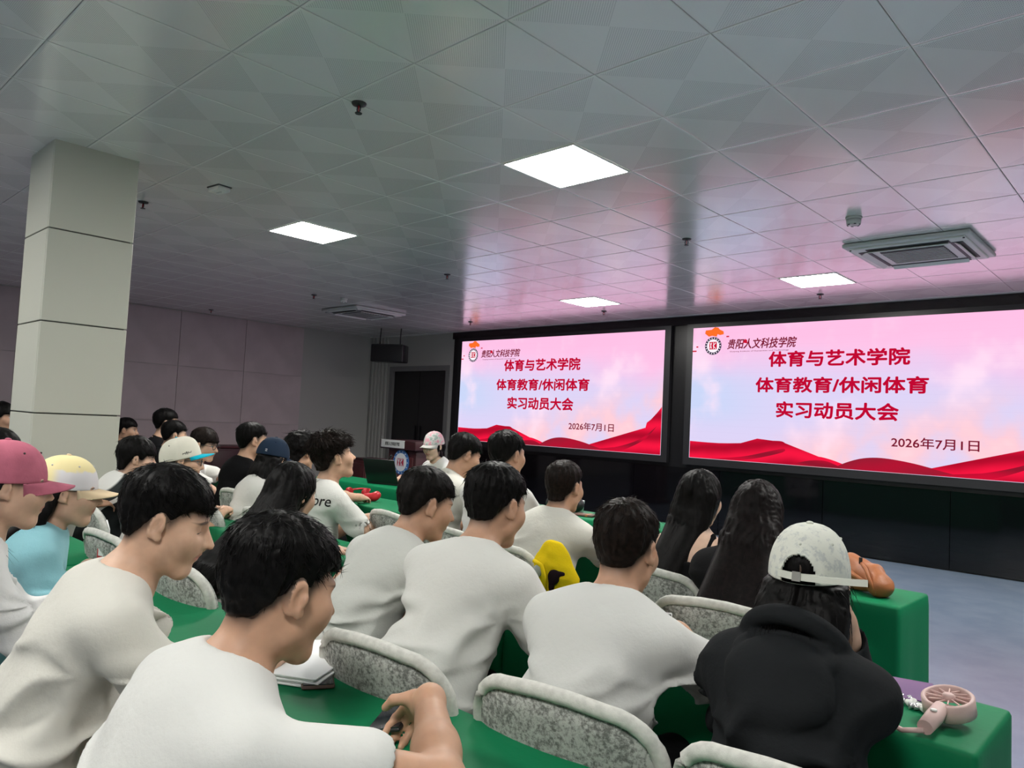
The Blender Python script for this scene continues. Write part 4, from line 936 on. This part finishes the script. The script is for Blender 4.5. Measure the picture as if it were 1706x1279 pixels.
# ---------------------------------------------------------------- lectern and wooden furniture
E=empty('lectern',(-7.91,6.45,0)); tag(E,'dark red wooden lectern with a white name plate and round emblem','lectern')
part('body',boxm('body',(.60,.42,.90),.01),'wood_red_dark',E,(0,.04,.52)); part('base',boxm('base',(.70,.50,.09),.01),'wood_red_dark',E,(0,.04,.045))
tp=part('top',boxm('top',(.76,.52,.12),.01),'wood_red_dark',E,(0,0,1.03)); tp.rotation_euler=(0,0,0)
part('front_panel',boxm('front_panel',(.50,.02,.70),.006),'wood_red',E,(0,-.175,.52))
pl_=part('name_plate',boxm('name_plate',(.50,.012,.105),.003),'sign_white',E,(-.09,-.268,1.04)); part('lettering',textm('lettering','贵阳人文科技学院',.32,.05,.002,.004,.2),'ink_black',pl_,(0,-.008,0))
EM=part('emblem',lathem('emblem',[(.165,-.006),(.165,.006)],40,rotm((1,0,0),math.pi/2)),'emblem_blue',E,(.02,-.195,.80))
part('emblem_field',lathem('emblem_field',[(.122,-.004),(.122,.004)],36,rotm((1,0,0),math.pi/2)),'emblem_white',EM,(0,-.008,0))
for k in range(14):
    a=k*2*math.pi/14; st=[((.012 if i%2==0 else .005)*math.cos(i*math.pi/5+1.57),(.012 if i%2==0 else .005)*math.sin(i*math.pi/5+1.57)) for i in range(10)]
    part('star',polym('star',st,.003),'emblem_white',EM,(.144*math.cos(a),-.008,.144*math.sin(a)))
part('emblem_mark',boxm('emblem_mark',(.135,.004,.10)),'emblem_red',EM,(0,-.013,.0))
for (a,b,c,d_) in ((-.05,.045,-.02,-.05),(-.015,.045,-.05,-.05),(.05,.045,.01,-.0),(.0,.01,.05,-.05),(.015,.05,.015,-.05)):
    L=math.hypot(c-a,d_-b); o=part('emblem_stroke',boxm('emblem_stroke',(L,.004,.010)),'emblem_white',EM,(.0+(a+c)/2,-.016,(b+d_)/2)); o.rotation_euler=(0,-math.atan2(d_-b,c-a),0)
E=empty('side_cabinet',(-9.57,6.95,0)); tag(E,'small dark red wooden cabinet left of the lectern','cabinet')
part('body',boxm('body',(.34,.36,.70),.006),'wood_red',E,(0,0,.36)); part('top',boxm('top',(.38,.40,.03),.004),'wood_red_dark',E,(0,0,.725)); d=part('door',boxm('door',(.30,.016,.60),.004),'wood_red',E,(0,-.186,.36)); part('knob',lathem('knob',[(.012,0),(.016,.014),(.010,.02)],10,rotm((1,0,0),math.pi/2)),'metal_bright',d,(.11,-.008,.05))
E=empty('long_cabinet',(-12.68,5.75,0)); tag(E,'long low dark red cabinet against the left wall','cabinet')
part('body',boxm('body',(.50,2.3,.70),.006),'wood_red_dark',E,(0,0,.36)); part('top',boxm('top',(.56,2.36,.035),.005),'wood_red',E,(0,0,.735))
for k in range(4):
    d=part('door',boxm('door',(.016,.54,.60),.005),'wood_red_dark',E,(.256,-.86+k*.573,.37)); part('handle',boxm('handle',(.012,.015,.12)),'metal_dark',d,(.014,.2 if k%2==0 else -.2,.05))
# ---------------------------------------------------------------- things on the front table
E=empty('laptop',(-5.77,4.40,.752),.30); tag(E,'open black laptop on the front table, its lid to the rows','laptop')
part('base',boxm('base',(.36,.25,.018),.005),'black_plastic',E,(0,.07,.010)); part('keyboard',boxm('keyboard',(.31,.10,.003)),'black_satin',E,(0,.08,.020))
o=part('lid',boxm('lid',(.36,.010,.245),.004),'black_plastic',E,(0,-.095,.130)); o.rotation_euler=(.35,0,0); part('display',boxm('display',(.33,.002,.21)),'phone_glass',o,(0,.006,.002))
E=empty('microphone',(-5.93,4.52,.752),0); tag(E,'thin black gooseneck microphone by the laptop','microphone')
part('base',lathem('base',[(.05,0),(.05,.016),(.02,.024)],20),'black_plastic',E); part('gooseneck',tubem('gooseneck',[(0,0,.02),(.01,-.01,.10),(.04,-.02,.19),(.09,-.03,.25)],.005,8),'black_satin',E); part('capsule',tubem('capsule',[(.09,-.03,.25),(.12,-.035,.275)],.011,10),'black_plastic',E)
def pouch(name,loc,label,cat,prims,mats,h,rz=0.,disp=None,group=None):
    E=empty(name,loc,rz); tag(E,label,cat,group); return E
def blob(name,prims,h,mat,parent,loc=(0,0,0),disp=None):
    pts=np.array([s.c-s.R for s in prims if s.R<1 and s.op=='u']+[s.c+s.R for s in prims if s.R<1 and s.op=='u']); v,f=sdfmesh(prims,pts.min(0)-.02,pts.max(0)+.02,h,disp,.02)
    return part(name,npmesh(name,v,f),mat,parent,loc)
crease=lambda a,fq,seed: (lambda p,d: a*np.abs(vnoise(p*fq,seed))+a*.6*np.sin(p[:,0]*fq*2.2+p[:,2]*fq+vnoise(p*fq*.7,seed+1)*3))
E=empty('shoulder_bag',(-3.55,4.40,.752),.3); tag(E,'black and white handbag on the front table','bag')
blob('body',[Rc((-.10,0,.06),(.10,0,.06),.055,.055,'u',.02),Rc((-.08,0,.12),(.08,0,.12),.04,.04,'u',.04),Pl((0,0,.001),(0,0,-1))],.008,'black_satin',E,(0,0,0),crease(.004,22,3))
for k in range(3): part('trim',tubem('trim',[(-.11+.02*k,-.055,.03+.03*k),(0,-.065,.035+.03*k),(.11-.02*k,-.055,.03+.03*k)],.004,6),'white_gloss',E)
part('handle',tubem('handle',[(-.07,0,.15),(-.05,0,.22),(0,0,.245),(.05,0,.22),(.07,0,.15)],.007,8),'white_gloss',E)
E=empty('paper_cup',(-3.46,4.47,.752)); tag(E,'white paper cup behind the front row head','cup'); part('cup_wall',lathem('cup_wall',[(.026,0),(.036,.088),(.038,.090),(.034,.090),(.025,.006)],20),'white_gloss',E); part('drink',lathem('drink',[(.030,.070),(.0302,.072)],16),'brown_wood_item',E)
E=empty('wallet',(-3.30,4.33,.752),.2); tag(E,'flat brown wallet lying on the front table','wallet'); part('cover',boxm('cover',(.15,.09,.016),.006),'brown_wood_item',E,(0,0,.009)); part('strap',boxm('strap',(.02,.092,.018),.003),'leather_tan',E,(.03,0,.0095))
E=empty('red_pouch',(-4.66,3.42,.752),.4); tag(E,'small red toy on the table before the spiky-haired man','toy')
blob('body',[Rc((-.04,0,.03),(.03,0,.035),.028,.033,'u',.02),El((.05,.01,.05),(.03,.026,.03),None,'u',.02),Pl((0,0,.001),(0,0,-1))],.006,'red_gloss',E); part('spot',lathem('spot',[(.008,-.002),(.008,.002)],10,rotm((1,0,0),math.pi/2)),'black_satin',E,(.045,-.018,.055))
E=empty('headphones',(-4.95,3.50,.752),.3); tag(E,'red over-ear headphones lying on the third row table','headphones')
part('headband',tubem('headband',[(-.08,0,.03),(-.075,.05,.05),(-.04,.11,.055),(.0,.125,.055),(.04,.11,.055),(.075,.05,.05),(.08,0,.03)],.008,8),'red_gloss',E)
for s in (-1,1): part('ear_cup',lathem('ear_cup',[(.03,-.018),(.036,0),(.03,.018)],16,rotm((0,1,0),math.pi/2)),'red_gloss',E,(s*.08,0,.036))
# ---------------------------------------------------------------- tan leather bag, third row end
E=empty('leather_bag',(-1.10,3.42,.752),-.5); tag(E,'slouchy tan leather bag on the table end beside the white cap','handbag')
body=[Rc((-.11,0,.055),(.10,0,.05),.055,.05,'u',.03),Rc((-.07,.02,.10),(.05,.02,.09),.05,.04,'u',.04),El((.12,0,.04),(.05,.05,.035),None,'u',.03),Pl((0,0,.001),(0,0,-1))]
blob('body',body,.006,'leather_tan',E,(0,0,0),crease(.006,17,5))
part('flap',tubem('flap',[(-.12,-.05,.115),(-.04,-.068,.10),(.04,-.072,.075),(.11,-.06,.05)],.012,8),'leather_tan',E); part('strap',tubem('strap',[(.02,-.02,.13),(.08,-.05,.11),(.12,-.06,.06),(.13,-.05,.015)],.008,8),'leather_tan',E); part('buckle',boxm('buckle',(.016,.008,.03),.003),'metal_dark',E,(.03,-.03,.135))
# ---------------------------------------------------------------- yellow fabric bag in the second row
E=empty('fabric_bag',(-1.93,2.34,.70),.30); tag(E,'crumpled bright yellow plush bag with dark patches, between two white tees','bag')
yb_=[El((0,0,.13),(.085,.040,.11),None,'u',.03),El((.05,0,.075),(.07,.04,.07),None,'u',.03),Rc((-.06,-.01,.03),(.06,0,.02),.035,.03,'u',.03),El((-.02,-.02,.13),(.05,.035,.05),None,'u',.02),Pl((0,0,-.03),(0,0,-1))]
blob('body',yb_,.006,'plush_yellow',E,(0,0,0),crease(.007,19,9))
blob('dark_patch',[El((.02,-.045,.10),(.026,.012,.03),None,'u',.01),El((.045,-.040,.115),(.022,.010,.010),None,'u',.01),El((.012,-.045,.065),(.012,.012,.03),None,'u',.01)],.005,'plush_black',E)
blob('grey_patch',[El((-.05,-.045,.115),(.022,.012,.026),None,'u',.01)],.005,'plush_grey',E); part('edge_fold',tubem('edge_fold',[(-.075,-.03,.15),(-.03,-.055,.14),(-.015,-.06,.10),(-.01,-.06,.04)],.009,8),'plush_yellow',E)
# ---------------------------------------------------------------- things on the second row end
def sheet(name,w,d,th,mat,parent,loc,rz): return part(name,boxm(name,(w,d,th),min(.002,th*.4)),mat,parent,loc,rz)
E=empty('notebook',(-.585,2.155,.752),.28); tag(E,'purple notebook lying on the table end behind the fan','notebook'); sheet('cover',.15,.17,.003,'notebook_purple',E,(0,0,.0120),0); sheet('pages',.142,.162,.008,'paper',E,(0,0,.0065),0); sheet('back_cover',.15,.17,.003,'notebook_purple',E,(0,0,.0015),0)
E=empty('hand_fan',(-.455,1.985,.752),-.35); tag(E,'pale pink handheld fan lying on the green table end','fan')
a=np.arange(28)*2*math.pi/28
part('ring',lathem('ring',[(.050,-.022),(.056,-.018),(.056,.018),(.050,.022),(.046,.018),(.046,-.018),(.050,-.022)],28,None,False),'fan_pink',E,(0,.03,.045)).rotation_euler=(.25,0,0)
for k in range(12): part('spoke',boxm('spoke',(.036,.0025,.003)),'fan_pink',E,(.028*math.cos(k*.5236),.03+.028*math.sin(k*.5236),.062+.007*math.sin(k*.5236)),k*.5236)
part('hub',lathem('hub',[(.013,-.008),(.014,.006),(.008,.010)],16),'fan_pink',E,(0,.03,.06)); part('motor_back',lathem('motor_back',[(.046,-.006),(.046,.0)],24),'fan_pink',E,(0,.03,.030))
part('handle',tubem('handle',[(.01,-.015,.045),(.025,-.06,.036),(.04,-.115,.026)],[.016,.019,.0165],14),'fan_pink',E); part('switch',lathem('switch',[(.007,0),(.006,.004)],10),'plastic_white',E,(.03,-.07,.053))
part('wrist_strap',tubem('wrist_strap',[(.04,-.118,.02),(.0,-.135,.008),(-.06,-.12,.006),(-.13,-.10,.006),(-.20,-.085,.008)],.006,6),'fan_pink',E); 
for k,(dx,dy) in enumerate(((-.075,.04),(-.05,.025),(-.028,.01),(-.005,-.002),(.02,-.012),(-.06,.05),(.0,.016),(.035,-.02))):
    E=empty('wrapped_sweet',(-.535+dx,2.06+dy,.752),k*.9); tag(E,'small white wrapped sweet in the heap by the purple notebook','sweet','white wrapped sweets')
    part('sweet',npmesh('sweet',*uvs((0,0,.009),(.013,.009,.009),None,6,8)),'candy_white',E)
    for s in (-1,1): part('wrapper_end',lathem('wrapper_end',[(.003,0),(.009,.012)],8,rotm((0,1,0),s*math.pi/2)),'silver_foil',E,(s*.011,0,.009))
# ---------------------------------------------------------------- things on the nearest row
E=empty('paper_stack',(-1.70,1.075,.752),.5); tag(E,'thick stack of white papers on the nearest table','papers')
for k in range(5): sheet('sheet',.21,.297,.0045,'paper',E,((k%3-1)*.004,(k%2)*.005,.004+k*.0048),.02*(k%3))
o=sheet('sheet',.205,.29,.0012,'paper',E,(-.004,.0,.0315),.05); o.rotation_euler=(.06,.04,.05)
E=empty('mobile_phone',(-1.60,1.045,.752),1.05); tag(E,'dark mobile phone lying beside the stack of papers','phone','mobile phones'); part('case',boxm('case',(.078,.162,.010),.005),'phone_case',E,(0,0,.006)); part('glass',boxm('glass',(.070,.154,.002)),'phone_glass',E,(0,0,.0115))
E=empty('drink_carton',(-3.26,1.10,.752),.3); tag(E,'red drink carton with a straw beside the teal shirt','drink'); part('carton',boxm('carton',(.055,.045,.10),.004),'red_gloss',E,(0,0,.051)); part('straw',tubem('straw',[(.01,0,.09),(.008,0,.14),(-.012,0,.175)],.003,6),'white_gloss',E); part('print',boxm('print',(.03,.002,.03)),'white_gloss',E,(0,-.0235,.05))
# ---------------------------------------------------------------- the people, nearest row first
def seat(E,info,label,dx=0.,dy=0.,rz=None,back=.0):
    r=info['root']; yaw=E.rotation_euler[2] if rz is None else rz
    return chair(r[0]+dx,r[1]+dy-back,yaw,label)
def sit(label,clabel,*a,chair_off=(.0,0),crz=None,**k):
    E,i=person(label,*a,**k)
    if clabel: seat(E,i,clabel,chair_off[0]+(.14 if k.get("table")==1.86 else 0),chair_off[1],crz)
    return E,i
R4,R3,R2=.79,1.86,3.22
N_=.0055
# nearest row
D,Di=sit('man in a white tee in front, bent over the phone in his hand','felt-covered chair under the man with the phone',(-1.211,.70,1.085),yaw=-4,lean=24,hyaw=2,hpitch=14,res=N_,seed=3,bres=.0044,table=R4,hair='short',skin='skin_b',col='tee_bright',wrw=(-1.09,.965,.865),wl=(-.16,.30,.62),poles={1:(1,.1,-.3),-1:(-.6,-.3,-.6)},fold=1.3,curl=(35,45,35),dirs={1:((-.75,.25,-.6),(-.35,-.3,-.7))},strands=2600)
sit('man in a cream tee looking down with closed eyes, at the left','felt-covered chair under the man with closed eyes',(-1.791,.73,1.130),yaw=-14,lean=20,hyaw=-18,hpitch=16,res=N_,seed=7,bres=.0044,table=R4,hair='short',col='tee_cream',closed=True,vol=1.0,strands=2600,hs=.97,fold=2.,wr=(.05,.50,.80),wl=(-.12,.5,.80),skin='skin_a')
sit('woman in a dusty pink cap and white sweatshirt at the left edge','felt-covered chair under the woman in the pink cap',(-2.47,.56,1.155),yaw=-6,lean=10,hyaw=-6,hpitch=6,res=.0062,seed=11,table=R4,hair='tuck',fem=True,shirt='long',col='sweat_white',cap=dict(mat='cap_pink',tilt=4,curve=.03,emat='eyelet_dark'),skin='skin_f',strands=900,hairlen=.22)
sit('woman in a cream cap and pale teal shirt, beside the pink cap','felt-covered chair under the woman in the teal shirt',(-2.947,.85,1.080),yaw=-12,lean=14,hyaw=-8,hpitch=6,res=.0066,seed=13,table=R4,hair='tuck',fem=True,col='tee_teal',cap=dict(mat='cap_cream',bmat='brim_tan',tilt=2,curve=.025),skin='skin_f',strands=900,hairlen=.20)
# second row
F,Fi=sit('person in a mottled white cap and black hooded jacket, seen from behind','felt-covered chair under the black hooded jacket',(-.655,1.70,1.082),yaw=4,lean=16,hyaw=4,hpitch=10,res=.006,seed=17,table=R3,hair='long',fem=True,shirt='hoodie',col='cloth_charcoal',cap=dict(mat='cap_marble',hole=True,tilt=13,emat='cap_marble'),skin='skin_f',strands=600,hairlen=.10,shw=.142,bulk=.92,fold=2.,wr=(.075,.20,.97),poles={1:(.22,-.05,-1),-1:(-.2,-.2,-.9)},dirs={1:((-.1,-.1,1),(-.9,-.2,.1))})
sit('man in a white tee with dark wavy hair, left of the strap top','felt-covered chair at the bottom edge, right of the middle',(-1.165,1.72,1.072),yaw=8,lean=24,hyaw=2,hpitch=10,res=.006,seed=19,table=R3,hair='short',hcol='hair_brown',col='tee_bright',skin='skin_b',strands=2000,bulk=1.05,fold=1.6,poles={1:(.9,-.15,-.5),-1:(-.3,-.3,-.9)},wrw=(-1.13,1.95,.82))
sit('man in a plain white tee in the middle, short sleeve beside the yellow bag','felt-covered chair beside the green table edge, in the middle',(-1.635,1.68,1.138),yaw=6,lean=26,hyaw=-6,hpitch=10,res=.0062,seed=23,table=R3,hair='short',col='tee_white',skin='skin_b',strands=1800,fold=1.7,poles={1:(.7,-.15,-.75),-1:(-.4,-.3,-.8)},wr=(.08,.44,.80))
sit('man in a grey-white tee turned to the right, chin down','felt-covered chair under the man in the grey-white tee',(-2.055,1.75,1.092),yaw=-6,lean=30,hyaw=-14,hpitch=14,res=.0066,seed=29,table=R3,hair='short',hcol='hair_soft',col='tee_grey',skin='skin_b',strands=1500,vol=.9,fold=1.6)
sit('woman with long straight black hair in a pale pinkish tee','felt-covered chair under the woman with straight long hair',(-2.743,1.62,1.070),yaw=2,lean=22,hyaw=4,hpitch=14,res=.0066,seed=31,table=R3,hair='long',fem=True,col='tee_pinkish',skin='skin_f',strands=1300,hairlen=.30)
U,Ui=sit('student in an ivory cap with a cyan brim and dark glasses','felt-covered chair under the student in the cyan-brimmed cap',(-4.258,1.80,1.093),yaw=-10,lean=14,hyaw=-14,hpitch=6,res=.0085,seed=37,table=R3,hair='crop',col='tee_white',cap=dict(mat='cap_ivory',bmat='brim_cyan',tilt=20,h=1.0,curve=.008,brim=.068,emat='eyelet_dark',high=True,script=True),glasses='black_plastic',skin='skin_a',strands=300,wr=(.16,.36,.82),curl=(70,80,60))
sit('student with thick black hair in a white and dark striped jersey','felt-covered chair behind the striped jersey',(-4.79,1.75,1.066),yaw=-8,lean=16,hyaw=-12,hpitch=8,res=.0085,seed=41,table=R3,hair='bowl',col='jersey',skin='skin_f',strands=500)
# third row
sit('woman with half-tied long black hair in a black strap top','felt-covered chair back left of the white cap',(-1.593,2.90,1.115),yaw=4,lean=10,hyaw=-2,hpitch=4,res=.0066,seed=43,table=R2,hair='long',fem=True,shirt='tank',col='knit_black',skin='skin_pale',strands=1200,hairlen=.40,hspread=.45,hshift=-.045)
sit('woman with long dark hair in a black top, behind the white cap','felt-covered chair hidden behind the white cap',(-1.206,2.62,1.110),yaw=10,lean=12,hyaw=4,hpitch=8,res=.0066,seed=47,table=R2,hair='long',hcol='hair_red',fem=True,shirt='long',col='cloth_black',skin='skin_pale',strands=1200,hairlen=.36,hspread=1.25,hback=.022)
sit('man with cropped brown-black hair in a beige tee, before the dark panels','felt-covered chair behind the yellow bag',(-2.308,2.85,1.098),yaw=4,lean=18,hyaw=0,hpitch=4,res=.0072,seed=53,table=R2,hair='crop',hcol='hair_brown',col='tee_cream',skin='skin_b',strands=1200)
sit('tall man with wavy black hair in a white tee, below the left screen','felt-covered chair under the tall man below the left screen',(-2.753,2.90,1.225),yaw=2,lean=8,hyaw=-4,hpitch=2,res=.0078,seed=59,table=R2,hair='short',col='tee_bright',skin='skin_b',strands=900)
sit('man in a pale collared shirt looking down, nearest the host','felt-covered chair under the man in the collared shirt',(-3.251,3.05,1.190),yaw=-6,lean=12,hyaw=-16,hpitch=18,res=.0078,seed=61,table=R2,hair='short',shirt='collar',col='tee_cream',skin='skin_b',strands=900)
Pm,Pi=sit('man with spiky brown hair in a white printed tee, chin raised','felt-covered chair under the man with spiky hair',(-3.66,2.41,1.150),yaw=-4,lean=10,hyaw=-8,hpitch=-14,res=.0078,seed=67,table=R2,hair='spiky',hcol='hair_brown',col='tee_white',skin='skin_a',strands=1400,hs=1.06,wl=(-.02,.34,.79),wr=(.06,.36,.80),poles={1:(.8,-.2,-.6),-1:(-.6,-.2,-.6)})
sit('student with curly black hair between the navy cap and the spiky hair','felt-covered chair under the curly-haired student',(-4.65,2.80,1.122),yaw=0,lean=14,hyaw=4,hpitch=8,res=.009,seed=71,table=R2,hair='curly',col='cloth_black',skin='skin_a',strands=500)
Rm,Ri=sit('person in a navy cap and white top with black hair below','felt-covered chair behind the navy cap',(-4.22,2.35,1.105),yaw=4,lean=14,hyaw=4,hpitch=8,res=.0085,seed=73,table=R2,hair='long',fem=True,col='tee_white',cap=dict(mat='cap_navy',tilt=-2,mark=True),skin='skin_f',strands=300,hairlen=.12,hs=.97)
sit('man with short black hair in a black tee, before the pinkish wall','felt-covered chair behind the man in the black tee',(-5.20,2.71,1.168),yaw=-2,lean=8,hyaw=-10,hpitch=0,res=.0085,seed=79,table=R2,hair='short',col='cloth_black',skin='skin_a',strands=800,hs=1.05)
sit('boy with glasses and brown fringe in a white tee, turned to the camera','felt-covered chair right of the boy in glasses',(-6.093,2.75,1.090),yaw=-30,lean=12,hyaw=-22,hpitch=10,res=.009,seed=83,table=R2,hair='bowl',hcol='hair_brown',col='tee_white',glasses='metal_dark',skin='skin_f',strands=500,hs=1.05,wr=(.0,.48,.79))
# far left
sit('tallest far student in black, hair against the pinkish wall','felt-covered chair under the tallest far student',(-7.519,3.0,1.225),yaw=-10,lean=6,hyaw=-10,hpitch=0,res=.010,seed=89,table=R2,hair='short',col='cloth_black',skin='skin_a',strands=300,hs=1.1)
sit('far student in black, half hidden above the cyan-brimmed cap','felt-covered chair under the half-hidden far student',(-6.7,2.75,1.14),yaw=-6,lean=10,hyaw=-10,hpitch=4,res=.010,seed=97,table=R2,hair='short',col='cloth_black',skin='skin_a',strands=300)
sit('far student with black fringe right beside the column edge','felt-covered chair under the far student by the column edge',(-8.26,2.9,1.12),yaw=-14,lean=10,hyaw=-26,hpitch=4,res=.010,seed=101,table=R2,hair='short',col='jersey_dark',skin='skin_b',strands=300)
sit('person with dark hair beyond the column at the left edge','felt-covered chair beyond the column at the left edge',(-7.876,1.70,1.226),yaw=-10,lean=8,hyaw=-30,hpitch=4,res=.010,seed=103,table=R3,hair='bowl',col='jersey_dark',skin='skin_b',strands=300)
sit('person whose black hair shows just above the pink cap','felt-covered chair hidden behind the pink cap',(-4.75,1.02,1.10),yaw=0,lean=12,hyaw=0,hpitch=6,res=.010,seed=107,table=R4+1,hair='bowl',col='tee_white',skin='skin_b',strands=300)
# host at the front table, facing the rows
sit('woman in a pink and grey cap and white printed tee facing the rows','felt-covered chair behind the front table',(-5.541,4.78,1.135),yaw=180,lean=6,hyaw=14,hpitch=10,res=.0078,seed=109,table=4.2,hair='pony',fem=True,col='tee_print',cap=dict(mat='cap_camo',bmat='cap_grey',tilt=4,curve=.02),skin='skin_pale',strands=300,hs=1.06,wl=(-.10,.34,.80),wr=(.16,.36,.82),group='people at the front table')
# empty chairs between the people
chair(-3.32,1.40,.05,'empty felt-covered chair left of the long-haired woman'); chair(-5.78,2.32,.0,'empty felt-covered chair left of the man in the black tee')
# lettering on clothes
def back_text(i,E,body,w,h,x,dz,mat):
    me=textm('lettering',body,w,h,.002,.01); o=part('lettering',me,mat,i['shirt']); c=i['P2']+i['up']*.06; o.location=(x,c[1]-.26,c[2]+dz)
    sw=o.modifiers.new('wrap','SHRINKWRAP'); sw.target=i['shirt']; sw.wrap_method='PROJECT'; sw.use_project_y=True; sw.use_negative_direction=False; sw.use_positive_direction=True; sw.offset=.003; sw.use_project_x=False; sw.use_project_z=False
back_text(Pi,Pm,'store',.17,.045,.125,.0,'shirt_ink')
E=empty('mobile_phone',(-1.235,2.02,.765),.5); tag(E,'white-edged phone held upright by the man left of the strap top','phone','mobile phones'); c=part('case',boxm('case',(.075,.009,.155),.004),'white_gloss',E); c.rotation_euler=(-.25,0,0); part('glass',boxm('glass',(.068,.002,.146)),'phone_glass',c,(0,-.005,0))
# phone in the near man's hand
q=(-1.165,1.0)
E=empty('mobile_phone',(q[0]-.075,q[1]+.01,.785),.5); tag(E,'dark mobile phone held by the man in front','phone','mobile phones'); c=part('case',boxm('case',(.076,.158,.009),.004),'black_plastic',E); c.rotation_euler=(.12,-.25,0); part('glass',boxm('glass',(.070,.152,.002)),'phone_glass',c,(0,0,.0052))
